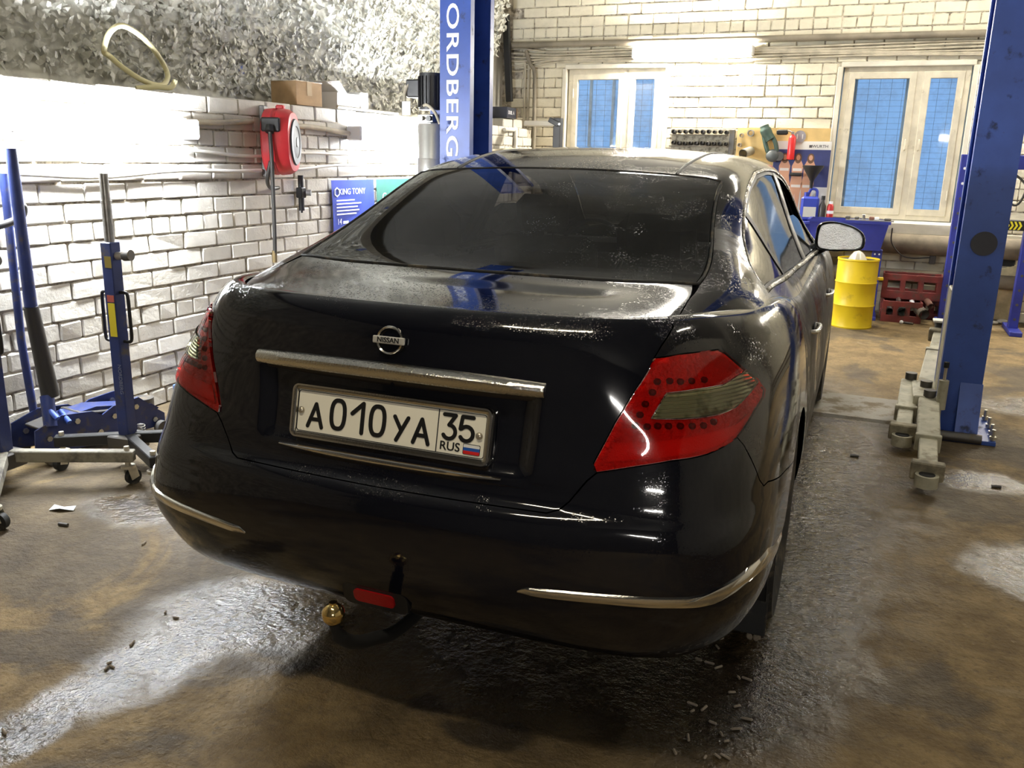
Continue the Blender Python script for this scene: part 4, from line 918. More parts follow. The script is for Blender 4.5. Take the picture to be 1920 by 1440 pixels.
# ---- two-post lift
def lift_post(s_, label):
    o = empty('lift_post', (s_*1.525, 3.675, 0), 0, label, 'car lift', 'posts of the two-post lift')
    a, b, y0, y1, t, lp = -.105, .105, -.175, .175, .009, .055
    pf = [(a, y0), (b, y0), (b, y0+lp), (b-t, y0+lp), (b-t, y0+t), (a+t, y0+t), (a+t, y1-t), (b-t, y1-t), (b-t, y1-lp), (b, y1-lp), (b, y1), (a, y1)]
    pf = [(-s_*x, y) for x, y in pf]
    MB().prism(pf, 2, .02, 3.6).build('column', M_blue, o)
    bx('base_plate', o, (s_*.03, -.03, .012), (.34, .50, .024), M_blue, .003)
    k = MB(); k.prism([(-.26, .024), (-.175, .024), (-.175, .30)], 0, -.10, -.088); k.prism([(-.26, .024), (-.175, .024), (-.175, .30)], 0, .088, .10); k.add([(-.1, -.262, .024), (.1, -.262, .024), (.1, -.175, .305), (-.1, -.175, .305), (-.1, -.25, .024), (.1, -.25, .024), (.1, -.165, .305), (-.1, -.165, .305)], [(0, 1, 2, 3), (7, 6, 5, 4), (0, 4, 5, 1), (1, 5, 6, 2), (2, 6, 7, 3), (3, 7, 4, 0)])
    k.v = [(x*.55+s_*.055, y, z) for x, y, z in k.v]; k.build('gusset', M_blue, o)
    for x, y in ((-.13, -.25), (.185, -.25), (.19, -.14), (.19, 0.0), (-.13, .17), (.185, .17)):
        bt = cy('anchor_bolt', o, (s_*x, y, .02), (s_*x, y, .085), .009, M_zinc, 8); cy('nut', bt, (s_*x, y, .03), (s_*x, y, .047), .018, M_zinc, 6)
    cy('floor_roller', o, (-.09, -.275, .028), (.13, -.275, .028), .026, M_dsteel, 14)
    bx('carriage', o, (-s_*.045, 0, .42), (.12, .22, .74), M_grey, .006)
    bx('carriage_bracket', o, (-s_*.15, 0, .16), (.14, .40, .10), M_grey, .006)
    return o
rp = lift_post(1, 'blue steel lift post with folded grey arms right of the car')
lp_ = lift_post(-1, 'blue lift post with big white vertical lettering behind the car')
def rel(P): return V3(P)-V3(rp.location)
def arm(parent, p0, p1, w=.085, label=None):
    """telescopic lifting arm from the pivot p0 to its pad p1"""
    p0, p1 = V3(p0), V3(p1); d = p1-p0; L = np.linalg.norm(d); yaw = math.atan2(d[1], d[0]); pit = math.asin(d[2]/L); R_ = rotz(yaw) @ ry(-pit); mid = p0+d*.45
    ar = empty('lift_arm', (0, 0, 0)); ar.parent = parent
    if label: ar['label'] = label
    bx('outer_tube', ar, p0+d*.30, (L*.60, w, .075), M_grey, .006, R_); bx('inner_tube', ar, p0+d*.68, (L*.56, w*.78, .058), M_grey, .005, R_)
    bx('collar', ar, p0+d*.60, (.03, w*1.12, .088), M_grey, .004, R_)
    cy('pivot_pin', ar, p0+V3([0, 0, -.06]), p0+V3([0, 0, .075]), .032, M_dsteel, 16)
    e = p1+d/L*.0
    cy('pad_socket', ar, e+V3([0, 0, -.055]), e+V3([0, 0, .0]), .05, M_grey, 20); cy('socket_bore', ar, e+V3([0, 0, -.01]), e+V3([0, 0, .003]), .034, M_blk, 20)
    if p1[2] > .2: bx('pad_plate', ar, e+V3([0, 0, .075]), (.11, .11, .014), mat('pad_pale', (.62, .60, .54), .6), .003); cy('pad_stack', ar, e+V3([0, 0, .0]), e+V3([0, 0, .068]), .042, M_rub, 16)
    bx('end_plate', ar, e-d/L*.05, (.05, w*1.35, .085), mat('arm_dirty', (.26, .23, .16), .7, var=(18, .4)), .006, R_)
arm(rp, rel((1.385, 3.50, .17)), rel((1.352, 2.50, .085)), .105, 'near arm reaching towards the camera')
arm(rp, rel((1.30, 3.90, .17)), rel((1.258, 3.10, .085)), .10)
arm(rp, rel((1.375, 3.72, .17)), rel((1.474, 4.62, .38)), .10, 'arm reaching to the back wall')
cy('arm_lock', rp, rel((1.44, 3.44, .16)), rel((1.44, 3.44, .32)), .026, M_grey, 10); cy('lock_rod', rp, rel((1.44, 3.44, .06)), rel((1.44, 3.44, .40)), .008, M_zinc, 8); cy('lock_knob', rp, rel((1.44, 3.44, .39)), rel((1.44, 3.44, .42)), .014, M_blk, 10)
q = W(1845, 457, 1, 3.495); k = MB().cyl((0, .004, 0), (0, -.002, 0), .062, 28); k.build('round_sticker', mat('dark_sticker', (.035, .035, .045), .6), rp, loc=rel(q))
for z_, w2 in ((2.02, 0),): pass
text('lettering', 'NORDBERG', .118, M_white, lp_, (-.02, -.1765, 1.952), (rad(90), rad(90), 0), .001, 1.64, sp=1.06, off=.0015)
# power unit on the left post
pu = empty('power_unit', (-1.75, 3.62, 1.70), 0, 'black electric pump motor with steel tank hung on the lettered lift post', 'pump')
M_mot = mat('motor_black', (.02, .02, .022), .4)
k = MB().cyl((0, 0, .01), (0, 0, .235), .082, 28)
for a in np.linspace(0, 2*math.pi, 20, endpoint=False): k.box((.085*math.cos(a), .085*math.sin(a), .12), (.012, .006, .19), rotz(a))
k.build('motor', M_mot, pu, 30)
bx('terminal_box', pu, (-.10, -.03, .14), (.10, .10, .11), M_mot, .008); tb('cable_loop', pu, [(-.13, -.07, .17), (-.15, -.09, .10), (-.14, -.10, .03)], .009, M_cable)
bx('white_tag', pu, (-.125, -.115, .015), (.062, .004, .085), M_white, .001)
bx('valve_block', pu, (-.01, -.03, -.045), (.11, .09, .05), M_steel, .004); cy('valve_knob', pu, (-.03, -.08, -.045), (-.03, -.10, -.045), .014, M_steel, 14); cy('valve_plug', pu, (.02, -.08, -.045), (.02, -.092, -.045), .018, M_mot, 14)
k = MB().lathe([(.002, -.40), (.085, -.40), (.095, -.39), (.095, -.30), (.098, -.295), (.095, -.29), (.095, -.09), (.085, -.075), (.002, -.075)], n=28); k.build('tank', mat('tank_alu', (.62, .61, .57), .35, .6, var=(6, .1)), pu, 40)
tb('grey_hose', pu, [(-.04, -.06, .03), (.02, -.10, .035), (.08, -.11, -.01), (.11, -.10, -.08)], .010, M_cable)
bx('mount_plate', pu, (.045, .03, -.06), (.14, .02, .2), M_blue, .003)
# cover plate between the posts
k = MB().prism([(3.58, 0), (3.60, .015), (4.12, .015), (4.14, 0)], 0, -1.33, 1.33); k.v = [(z, x, y) if False else (x, y, z) for x, y, z in k.v]
k.build('cover_plate', mat('chequer_plate', (.26, .24, .20), .45, .4, dirt=(7, (.16, .12, .07), .5), bump=(60, .6)), None, label='flat steel cover plate on the floor between the lift posts', cat='cover plate')

# ---- camouflage net on the recessed wall
net = empty('camouflage_net', (XU+.1, 3.3, ZL+.02), 0, 'pale grey camouflage net draped over the wall above the ledge', 'net')
e0, e1 = 6.95, 7.55; n_y, n_z = 90, 20; Vv = []; ylo = -1.2
def net_x(y, z): return XU+.07+.025*math.sin(y*2.3+z*1.7)+.018*math.sin(y*5.1-z*4.)+.015*math.sin(z*7+y)+.12*max(0, z-2.3)
def net_end(z): return e0+(e1-e0)*(z-ZL)/1.4+.07*math.sin(z*23)+.05*math.sin(z*51)
for j in range(n_z):
    z = ZL+.012+(3.35-ZL)*j/(n_z-1)
    for i in range(n_y): y = ylo+(net_end(z)-ylo)*i/(n_y-1); Vv.append((net_x(y, z)-(XU+.1), y-3.3, z-ZL-.02))
M_net = NT('net_cloth'); Pn = M_net.pos(); nf = M_net.noise(Pn, 7., 5, .7); nf2 = M_net.noise(Pn, 28., 3, .6)
cn = M_net.mix(M_net.ramp(nf, .4, .62), (.43, .425, .365), (.66, .65, .585)); cn = M_net.mix(M_net.ramp(nf2, .62, .7), cn, (.80, .79, .74))
cn = M_net.mix(M_net.ramp(M_net.noise(Pn, 3.1, 2, .5), .735, .75), cn, (.10, .16, .50)); M_net.set(Base_Color=cn, Roughness=.55)
MB().add(Vv, [(j*n_y+i, j*n_y+i+1, (j+1)*n_y+i+1, (j+1)*n_y+i) for j in range(n_z-1) for i in range(n_y-1)]).build('net_backing', mat('net_base', (.60, .59, .52), .8, var=(12, .25)), net, 60)
lv = MB()
for i in range(14000):
    z = RNG.uniform(ZL+.06, 3.33); y = RNG.uniform(ylo, net_end(z)+.02); s_ = RNG.uniform(.018, .042); a = RNG.uniform(0, 6.28); tl = RNG.uniform(.05, .5); b = RNG.uniform(0, 6.28)
    u = V3([0, math.cos(a), math.sin(a)]); v = V3([math.sin(tl), -math.sin(a)*math.cos(tl), math.cos(a)*math.cos(tl)]); c = V3([net_x(y, z)+.006+RNG.uniform(0, .02)-(XU+.1), y-3.3, z-ZL-.02]); bend = V3([RNG.uniform(.2, .7)*s_, 0, 0])
    lv.add([c-u*s_*.5, c+v*s_*.55-u*s_*.2, c+u*s_*.6+bend*.6, c-v*s_*.5+u*s_*.1+bend*.3, c+v*s_*1.1+u*s_*.35+bend], [(0, 3, 2, 1), (1, 2, 4)])
me = bpy.data.meshes.new('net_scraps'); me.from_pydata(lv.v, [], lv.f); tag(link('net_scraps', me, net, M_net.m), 'cut cloth scraps of the net', kind='stuff')
# ---- on the ledge
def yz(px, py, X): q = W(px, py, 0, X); return q
yh = [(195, 95), (205, 62), (228, 48), (262, 66), (292, 98), (312, 132), (313, 150), (300, 160), (270, 152), (232, 128), (205, 105)]
pth = [yz(a, b, -2.86+.05*math.sin(i)) for i, (a, b) in enumerate(yh)]; tail = [yz(255, 166, -2.8), yz(290, 163, -2.76), yz(320, 164, -2.74), yz(328, 152, -2.74)]
MB().tube(smooth_path(pth, 6, True)+[pth[0]], .0145, 12).tube(smooth_path(tail, 6), .0145, 12).build('yellow_hose', mat('hose_yellow', (.80, .73, .42), .45), None, 60, label='coil of pale yellow hose resting on the brick ledge', cat='hose')
cb = empty('cardboard_box', (-2.79, 3.60, ZL), rad(-4), 'brown cardboard box on the brick ledge above the hose reel', 'box')
bx('box_body', cb, (0, 0, .078), (.22, .27, .155), M_card, .003); bx('box_flap', cb, (.0, .0, .157), (.222, .272, .004), mat('box_tape', (.62, .55, .42), .4, var=(20, .3)), .001); bx('tape', cb, (.1112, 0, .11), (.0015, .05, .09), mat('brown_tape', (.38, .26, .13), .35), 0)
wbx = empty('open_carton', (-2.82, 4.12, ZL), 0, 'white open carton lying on the brick ledge by the motor', 'box')
bx('carton_body', wbx, (0, 0, .06), (.22, .30, .12), mat('carton_white', (.78, .77, .73), .6), .003); bx('carton_flap', wbx, (.06, -.16, .15), (.22, .006, .13), mat('carton_white', (.78, .77, .73), .6), .001, rx(rad(50))); bx('carton_tray', wbx, (.03, .22, .07), (.16, .10, .14), mat('carton_white', (.78, .77, .73), .6), .003)
MB().tube([W(632, 200, 0, -2.655), W(745, 213, 0, -2.655)], .011, 10).build('metal_rod', M_steel, None, 60, label='thin bright metal rod lying along the ledge edge', cat='rod')
db = empty('black_carton', (-2.82, 7.22, ZL+.09), rad(4), 'small black printed carton on a brick at the far end of the ledge', 'box')
bx('carton_body', db, (0, 0, .055), (.22, .30, .11), mat('carton_black', (.015, .018, .035), .4), .003); bx('carton_side', db, (.04, .155, .055), (.16, .004, .10), M_card, 0)
text('print', 'DUEL  A', .052, M_white, db, (.112, -.02, .055), (rad(90), 0, rad(90)), .0008, 1.0)
for i, (y, z) in enumerate(((7.20, ZL), (7.48, ZL))): bx('loose_brick', None, (-2.80, y, z+.044), (.12, .25, .088), M_brL, .008, label=['loose white brick under the small black carton', 'loose white brick in the far corner of the ledge'][i], cat='brick')
# ---- hose reel, hose, regulator, posters on the left wall
hr = empty('hose_reel', (XL+.01, 3.06, 1.487), rad(24), 'red hose reel hanging on the white brick wall', 'hose reel')
def reel_ring(x, sc): return [(x, yy*sc, zz*sc) for yy, zz in ((.19*math.copysign(abs(math.cos(a))**.8, math.cos(a)), .20*math.copysign(abs(math.sin(a))**.75, math.sin(a))) for a in np.linspace(0, 2*math.pi, 40, endpoint=False))]
rings = [(.03, .93), (.04, 1), (.09, 1.03), (.10, .985), (.112, .985), (.12, 1.03), (.17, 1), (.20, .9), (.205, .70)]; k = MB(); Vv = sum([reel_ring(*r_) for r_ in rings], [])
k.add(Vv, [(j*40+i, j*40+(i+1) % 40, (j+1)*40+(i+1) % 40, (j+1)*40+i) for j in range(len(rings)-1) for i in range(40)]+[tuple(range(40)), tuple(8*40+i for i in range(40))]); k.build('reel_case', M_red, hr, 35)
k = MB().lathe([(.145, .205), (.14, .215), (.10, .216), (.095, .212), (.06, .218), (.002, .218)], axis='x', n=36); k.build('side_disc', mat('disc_grey', (.055, .06, .07), .5), hr, 35)
cy('disc_hub', hr, (.215, 0, 0), (.222, 0, 0), .03, mat('hub_grey', (.25, .25, .24), .5), 20)
bx('hose_outlet', hr, (.10, -.185, .10), (.115, .04, .085), M_pblk, .008); cy('hose_stop', hr, (.10, -.205, .09), (.10, -.225, .055), .026, M_pblk, 14)
bx('wall_bracket', hr, (.01, .03, 0), (.03, .14, .44), M_dsteel, .004); bx('top_lug', hr, (.12, 0, .21), (.05, .06, .03), M_red, .008)
tb('hose', hr, [(.10, -.215, .06), (.105, -.22, -.1), (.10, -.205, -.4), (.095, -.20, -.62), (.09, -.195, -.74)], .0125, M_hose); cy('hose_nozzle', hr, (.09, -.195, -.67), (.088, -.194, -.745), .016, mat('brass_dirty', (.32, .24, .12), .5, .8), 12)
tb('feed_hose', hr, [(.09, -.19, -.12), (.06, -.17, -.23), (.05, -.06, -.285), (.05, .16, -.29), (.05, .30, -.255), (.07, .44, -.235), (.08, .50, -.25), (.07, .46, -.30), (.05, .36, -.305), (.045, .32, -.31)], .0125, M_hose)
rg = empty('air_regulator', (XL+.04, 3.40, 1.16), 0, 'black air filter regulator on the wall below the hose reel', 'regulator')
cy('filter_bowl', rg, (0, 0, -.12), (0, 0, -.03), .020, M_pblk, 16); cy('bowl_tip', rg, (0, 0, -.135), (0, 0, -.12), .008, M_pblk, 10); bx('regulator_body', rg, (0, 0, .0), (.05, .055, .07), M_pblk, .006); cy('adjust_knob', rg, (0, 0, .03), (0, 0, .115), .019, M_pblk, 16); cy('gauge', rg, (.02, .03, .0), (.05, .045, .0), .021, mat('gauge_grey', (.25, .25, .25), .4), 18)
def poster(label, c, w_, h, col, name='wall_poster'):
    o = empty(name, c, rad(90), label, 'poster', 'posters on the left wall'); n = 10; Vv = []
    for j in range(n+1):
        for i in range(n+1):
            x = (i/n-.5)*w_; z = -j/n*h; Vv.append((x, -.012*(1+.8*math.sin(i*1.1+j*.5))*(j/n), z))
    k = MB().add(Vv, [(j*(n+1)+i, j*(n+1)+i+1, (j+1)*(n+1)+i+1, (j+1)*(n+1)+i) for j in range(n) for i in range(n)]); k.v += [(a, b+.0015, c_) for a, b, c_ in k.v[:]]; m_ = (n+1)**2; k.f += [tuple(q+m_ for q in reversed(f)) for f in k.f[:]]
    k.build('sheet', mat('banner_'+label[:6], col, .4, var=(5, .15)), o, 60); return o
p1 = poster('blue printed banner with white lettering on the left wall', (XL+.022, 4.075, 1.235), .575, .62, (.03, .06, .36))
text('heading', 'KING TONY', .062, M_white, p1, (-.02, -.004, -.085), (rad(90), 0, 0), .0005, 1.05, 'CENTER'); 
k = MB().lathe([(.036, .002), (.036, -.002), (.027, -.002), (.027, .002)], axis='y', n=6, closed=True); k.build('emblem', M_white, p1, loc=(-.225, -.005, -.085))
for i, (l_, z) in enumerate(((.24, -.145), (.33, -.17), (.28, -.195), (.30, -.22), (.26, -.245))): MB().box((-.26+l_/2+.02, -.009, z), (l_, .001, .009)).build('print_line', M_white, p1)
text('number', '14', .06, M_white, p1, (-.21, -.011, -.30), (rad(90), 0, 0), .0005); MB().box((-.13, -.012, -.305), (.07, .001, .02)).build('print_line', M_white, p1)
p2_ = poster('dark green banner beside the blue one on the left wall', (XL+.022, 4.69, 1.235), .58, .62, (.03, .12, .10)); text('emblem', 'G', .09, M_white, p2_, (-.18, -.008, -.14), (rad(90), 0, 0), .0005)
# cables along the left wall
def wavy(y0, y1, z, amp, X, n=26, ph=0.): return [(X, y, z+amp*math.sin(y*2.9+ph)+amp*.6*math.sin(y*6.3+ph*2)) for y in np.linspace(y0, y1, n)]
for i, (z, r_, mt_, X, lb, y0, y1) in enumerate(((1.30, .012, M_cabw, XL+.03, 'lowest sagging white cable on the left wall', -.5, 3.0), (1.335, .009, M_cabw, XL+.03, 'thin white cable on the left wall right of the hose reel', 3.28, 4.9), (1.415, .010, M_cabw, XL+.03, 'straight white conduit on the left wall at reel height', 2.35, 4.1), (1.60, .016, M_cable, XL+.04, 'thick grey cable on the left wall between lamp and reel', 2.33, 2.93), (1.585, .017, M_cable, XL+.04, 'thick grey cable on the left wall from reel to second lamp', 3.28, 4.03), (1.49, .014, M_cable, XL+.04, 'grey cable on the left wall beyond the lift post', 5.45, 7.7))):
    MB().tube(wavy(y0, y1, z, .012, X, 30, i*1.3), r_, 8).build('wall_cable', mt_, None, 60, label=lb, cat='cable', group='cables on the left wall')
tb('pipe_bend', None, [(XL+.03, 6.9, 1.70), (XL+.03, 7.12, 1.705), (XL+.03, 7.2, 1.66), (XL+.03, 7.2, 1.0)], .02, M_cabw, label='white bent plastic pipe in the far left corner', cat='pipe')

# ---- transmission jacks, trolley jack in the left corner
def caster(parent, p, yaw):
    c = empty('caster', tuple(p)); c.parent = parent; c.rotation_euler = (0, 0, yaw)
    cy('stem', c, (0, 0, .085), (0, 0, .135), .012, M_zinc, 12); cy('swivel', c, (0, 0, .08), (0, 0, .092), .03, M_zinc, 16)
    for s_ in (-1, 1): bx('fork', c, (.012, s_*.018, .058), (.04, .004, .06), M_zinc, .001, ry(rad(-15)))
    cy('caster_wheel', c, (.02, -.013, .034), (.02, .013, .034), .034, M_rub, 18)
def trans_jack(label, loc, rz, legs, ramz, legm):
    o = empty('transmission_jack', loc, rz, label, 'jack', 'blue transmission jacks')
    bx('column', o, (0, 0, .565), (.056, .062, .93), M_blue2, .004)
    r_ = cy('ram_outer', o, (.0, 0, 1.02), (0, 0, 1.02+ramz*.6), .021, M_steel, 18); cy('ram_inner', o, (0, 0, 1.02+ramz*.6), (0, 0, 1.02+ramz), .019, M_steel, 18); cy('ram_collar', o, (0, 0, 1.02+ramz*.58), (0, 0, 1.02+ramz*.62), .0235, M_steel, 18)
    cy('valve_stub', o, (.03, -.0, .97), (.08, -.0, .975), .017, M_zinc, 12); cy('valve_knob', o, (.07, 0, .974), (.105, 0, .977), .024, M_dsteel, 16)
    for s_ in (-1, 1):
        tb('side_handle', o, [(s_*.025, 0, .81), (s_*.055, 0, .81), (s_*.068, 0, .795), (s_*.07, 0, .70), (s_*.07, 0, .61), (s_*.058, 0, .59), (s_*.025, 0, .59)], .0075, M_pblk, 8, 4)
    bx('yellow_sticker', o, (.004, -.0322, .69), (.036, .001, .15), mat('sticker_yellow', (.75, .62, .03), .5), 0); bx('red_sticker', o, (.004, -.0322, .785), (.036, .001, .03), mat('sticker_red', (.45, .10, .07), .5), 0); bx('gold_plate', o, (.008, -.0322, .945), (.034, .001, .05), mat('plate_gold', (.35, .27, .06), .4, .5), 0)
    text('lettering', 'NORDBERG', .026, mat('pale_print', (.22, .24, .32), .6), o, (.016, -.0325, .42), (rad(90), rad(90), 0), .0004)
    bx('hub', o, (0, 0, .12), (.13, .13, .07), M_dsteel, .006)
    for a, l_ in legs:
        a = rad(a); d = V3([math.cos(a), math.sin(a), 0]); lg = empty('leg', (0, 0, 0)); lg.parent = o
        k = MB().box(d*(l_*.5+.03)+V3([0, 0, .135]), (l_, .045, .05), rotz(a), .004); k.build('leg_bar', legm, lg); caster(lg, d*l_, a+1.)
        cy('leg_bolt', lg, d*l_+V3([0, 0, .155]), d*l_+V3([0, 0, .178]), .012, M_zinc, 6)
    return o
trans_jack('blue transmission jack with chrome ram and yellow sticker by the left wall', (-2.055, 1.215, 0), rad(6), [(-35, .38), (30, .34), (210, .28)], .30, M_pblk)
trans_jack('blue jack column cut by the left edge of the picture', (-2.335, .80, 0), rad(4), [(22, .52), (-46, .50), (200, .26), (140, .18)], .20, mat('leg_dirty', (.30, .28, .22), .6, dirt=(7, (.11, .10, .09), .5)))
tj = empty('trolley_jack', (-2.45, 1.36, 0), rad(80), 'low blue trolley jack with a long black and blue handle', 'jack')
for s_ in (-1, 1):
    k = MB().prism([(-.34, .05), (-.33, .17), (-.20, .215), (-.05, .20), (.0, .17), (.06, .20), (.20, .215), (.30, .13), (.34, .10), (.34, .04), (-.2, .035)], 1, s_*.10-.004, s_*.10+.004); k.build('side_plate', M_blue2, tj)
    for x, z in ((-.27, .12), (-.13, .17), (.06, .15), (.18, .17), (.28, .08), (-.02, .09)): cy('bolt', tj, (x, s_*.10-.012*1, z), (x, s_*.10+.012, z), .014, M_steel, 6)
    for x in (-.28, .30): cy('jack_wheel', tj, (x, s_*.115, .036), (x, s_*.15, .036), .036, M_dsteel, 18)
k = MB().prism([(-.20, .10), (-.16, .19), (.0, .205), (.30, .15), (.34, .12), (.30, .10)], 1, -.06, .06); k.build('lift_arm', M_blue2, tj); cy('saddle', tj, (.29, 0, .13), (.29, 0, .175), .055, M_dsteel, 20); cy('pump', tj, (-.16, 0, .10), (.05, 0, .11), .045, M_dsteel, 18)
bx('link_plate', tj, (.0, .0, .18), (.20, .17, .012), M_dsteel, .003, ry(rad(8))); bx('cross_plate', tj, (-.22, 0, .165), (.12, .16, .012), M_dsteel, .003, ry(rad(-10)))
hd = lambda x, y, X: tuple(np.array(rotz(-rad(80))) @ (W(x, y, 0, X)-V3([-2.45, 1.36, 0])))
h0, h1, h2 = hd(95, 742, -2.44), hd(58, 575, -2.44), hd(20, 278, -2.44)
MB().tube([h0, h1], [.040, .032], 12).build('handle_grip', M_hose, tj, 60); MB().tube([h1, h2], [.027, .023], 12).build('handle_bar', M_blue2, tj, 60)
MB().tube([hd(88, 742, -2.44), hd(95, 800, -2.40)], .03, 12).build('handle_socket', M_blue2, tj, 50)
for a, b in (((88, 765), (108, 785)), ((112, 770), (130, 792))): MB().tube([hd(*a, -2.42), hd(*b, -2.36)], .013, 8).build('lever', mat('lever_blue', (.08, .16, .62), .4), tj, 50)
sb = empty('hooked_bar', (-2.60, .98, 0), 0, 'slim blue bar with a black rubber hook at the left picture edge', 'bar')
q0, q1 = W(6, 325, 0, -2.60)-V3([-2.60, .98, 0]), W(40, 640, 0, -2.60)-V3([-2.60, .98, 0]); MB().tube([q0, q1, (q1[0], q1[1]+.03, 0.0)], .018, 10).build('bar', M_blue2, sb, 60)
MB().tube(smooth_path([W(a, b, 0, -2.56)-V3([-2.60, .98, 0]) for a, b in ((-12, 425), (10, 420), (30, 412), (43, 402), (44, 388), (38, 386))], 5), .017, 10).build('hook', M_hose, sb, 60)
cl = empty('crane_leg', (-2.50, 2.50, 0), rad(90), 'blue steel crane leg lying along the foot of the left wall', 'crane part')
bx('leg_tube', cl, (0, 0, .11), (1.0, .08, .07), mat('leg_blue', (.10, .17, .42), .45, var=(6, .2)), .004); cy('leg_wheel', cl, (-.42, -.03, .045), (-.42, .03, .045), .045, M_dsteel, 18); cy('cross_tube', cl, (-.35, -.15, .04), (.1, -.15, .045), .035, M_dsteel, 16); bx('end_bracket', cl, (.42, 0, .06), (.1, .12, .12), M_blue2, .004)
k = MB(); c0 = V3([0, 0, 0])
hel = [(.017*math.cos(t), .017*math.sin(t), .11*t/(2*math.pi*9)) for t in np.linspace(0, 2*math.pi*9, 130)]
ob = MB().tube(hel, .0028, 5).build('coil_spring', M_steel, None, 60, label='small coil spring standing behind the transmission jack column', cat='spring'); ob.location = W(266, 812, 2, .06); ob.location.z = .0

# ---- things at the back wall
MB().tube([W(930, 86, 1, YB-.06), W(1400, 74, 1, YB-.06), V3([3.2, YB-.06, 2.60])], .032, 14).build('steam_pipe', M_pipe, None, 60, label='long dark pipe running across the top of the back wall', cat='pipe')
for i in range(6):
    z = 2.43+.022*i; pts = [(x, YB-.03, z+.010*math.sin(x*2.1+i)+(.03*math.exp(-((x+2.9)/.25)**2)*(i-3))) for x in np.linspace(-3.02, 3.0, 40)]
    MB().tube(pts, .0105, 7).build('wall_cable', M_cable, None, 60, label=['lowest', 'second lowest', 'third lowest', 'third highest', 'second highest', 'highest'][i]+' of the six grey cables bundled along the back wall', cat='cable', group='cable bundle on the back wall')
tb('conduit', None, [V3([-2.78, YB-.05, 2.56]), V3([-2.72, YB-.05, 2.42]), V3([-2.67, YB-.05, 2.32]), V3([-2.66, YB-.05, 1.9]), V3([-2.64, YB-.05, .3])], .021, M_pipe, label='dark bent conduit running down beside the left back window', cat='conduit')
for i, x in enumerate((-2.79, -2.745)): MB().tube([(x, YB-.03, 2.44), (x, YB-.03, .4)], .014, 8).build('wall_cable', M_cable, None, 60, label=['left', 'right'][i]+' of two upright cables in the back left corner', cat='cable')
bx('corner_brace', None, W(952, 110, 1, YB-.14), (.07, .05, .9), M_pblk, .004, ry(rad(-4)), label='dark slanting steel flat in the back left corner', cat='steel bar')
gm = empty('gantry_arm', (-2.12, 7.0, 0), 0, 'black upright with a grey horizontal arm behind the car roof', 'machine')
bx('upright', gm, (.02, 0, .91), (.075, .09, 1.82), M_pblk, .004); bx('arm_bar', gm, (-.17, 0, 1.765), (.34, .10, .055), mat('arm_pale', (.55, .52, .44), .5), .01); bx('elbow', gm, (-.01, -.01, 1.78), (.12, .10, .05), M_pblk, .006, ry(rad(25))); cy('end_bolt', gm, (.05, -.05, 1.76), (.05, -.06, 1.76), .012, M_steel, 10)
# socket rack
rk = empty('socket_rack', (-.78, YB-.02, 1.55), 0, 'dirty rack of dark sockets on the back wall left of the tool board', 'tool rack')
bx('rack_board', rk, (0, 0, 0), (.66, .012, .42), mat('rack_dirty', (.42, .38, .29), .7, dirt=(20, (.16, .14, .10), .5)), .002)
for r_, z in enumerate((.175, .06, -.08)):
    bx('rack_rail', rk, (-.04, -.03, z-.03), (.60, .06, .012), M_pipe, .002)
    for i in range(10):
        x = -.29+.06*i; R0 = random.uniform(.019, .026); k = MB().lathe([(R0, -.03), (R0, -.095), (R0*.72, -.098), (R0*.66, -.07), (.002, -.068)], axis='y', n=14); k.build('socket', mat('socket_dark', (.075, .07, .062), .45, .8, var=(30, .3)), rk, 40, loc=(x, 0, z+random.uniform(-.004, .004)))
bx('rack_strip', rk, (.30, -.02, .0), (.05, .03, .40), M_dsteel, .003)
# plywood board and the tools on it
M_ply = mat('plywood', (.62, .43, .17), .6, var=(4, .15)); bdx = MB().box((.02, YB-.028, 1.42), (.90, .016, .70)).build('tool_board', M_ply, None, label='ochre plywood tool board on the back wall beside the right window', cat='tool board')
yT = YB-.04
def tl(px, py, Y=None): return W(px, py, 1, yT if Y is None else Y)
for i, (px, py, r_, lb) in enumerate(((1392, 254, .022, 'narrow steel ring hanging on the plywood board at upper left'), (1409, 250, .034, 'wide steel ring hanging on the plywood board beside the narrow one'), (1388, 272, .020, 'small pipe stub on the plywood board below the rings'))):
    c = tl(px, py); k = MB().lathe([(r_, 0), (r_, -.07), (r_*.72, -.07), (r_*.72, 0)], axis='y', n=18, closed=True); k.build('pipe_fitting', M_steel, None, 40, loc=c, label=lb, cat='fitting', group='fittings on the tool board')
c = tl(1408, 283)+V3([0, -.02, 0]); k = MB().tube([c, c+V3([-.05, -.17, -.03])], .044, 20, cap=False).tube([c, c+V3([-.05, -.17, -.03])], .034, 20, cap=False); k.build('pipe_piece', mat('galvanised', (.42, .42, .38), .45, .7), None, 50, label='short thick grey pipe piece at the lower left of the tool board', cat='pipe')
gt = empty('grinder', tuple(tl(1440, 270)), 0, 'dark green power tool hanging on the plywood board', 'power tool'); M_grn = mat('tool_green', (.045, .085, .065), .5, var=(9, .3))
gp = lambda px, py, dy=-.05: tl(px, py)+V3([0, dy, 0])-V3(gt.location)
MB().tube(smooth_path([gp(1434, 236), gp(1438, 248), gp(1446, 262)], 5), [.045]*3+[.055]*4+[.05]*4, 14).build('motor_body', M_grn, gt, 60); MB().tube(smooth_path([gp(1433, 252), gp(1436, 268), gp(1441, 285), gp(1448, 296)], 5), .022, 10).build('handle', M_grn, gt, 60); MB().tube(smooth_path([gp(1449, 256), gp(1455, 268), gp(1458, 284)], 5), .022, 10).build('side_grip', M_grn, gt, 60); MB().ball(gp(1450, 292), .07, 16, 10, (1, .6, .9)).build('gear_head', mat('tool_grey', (.09, .10, .10), .5), gt, 60); cy('disc', gt, gp(1462, 293, -.02), gp(1462, 293, -.07), .045, M_dsteel, 20)
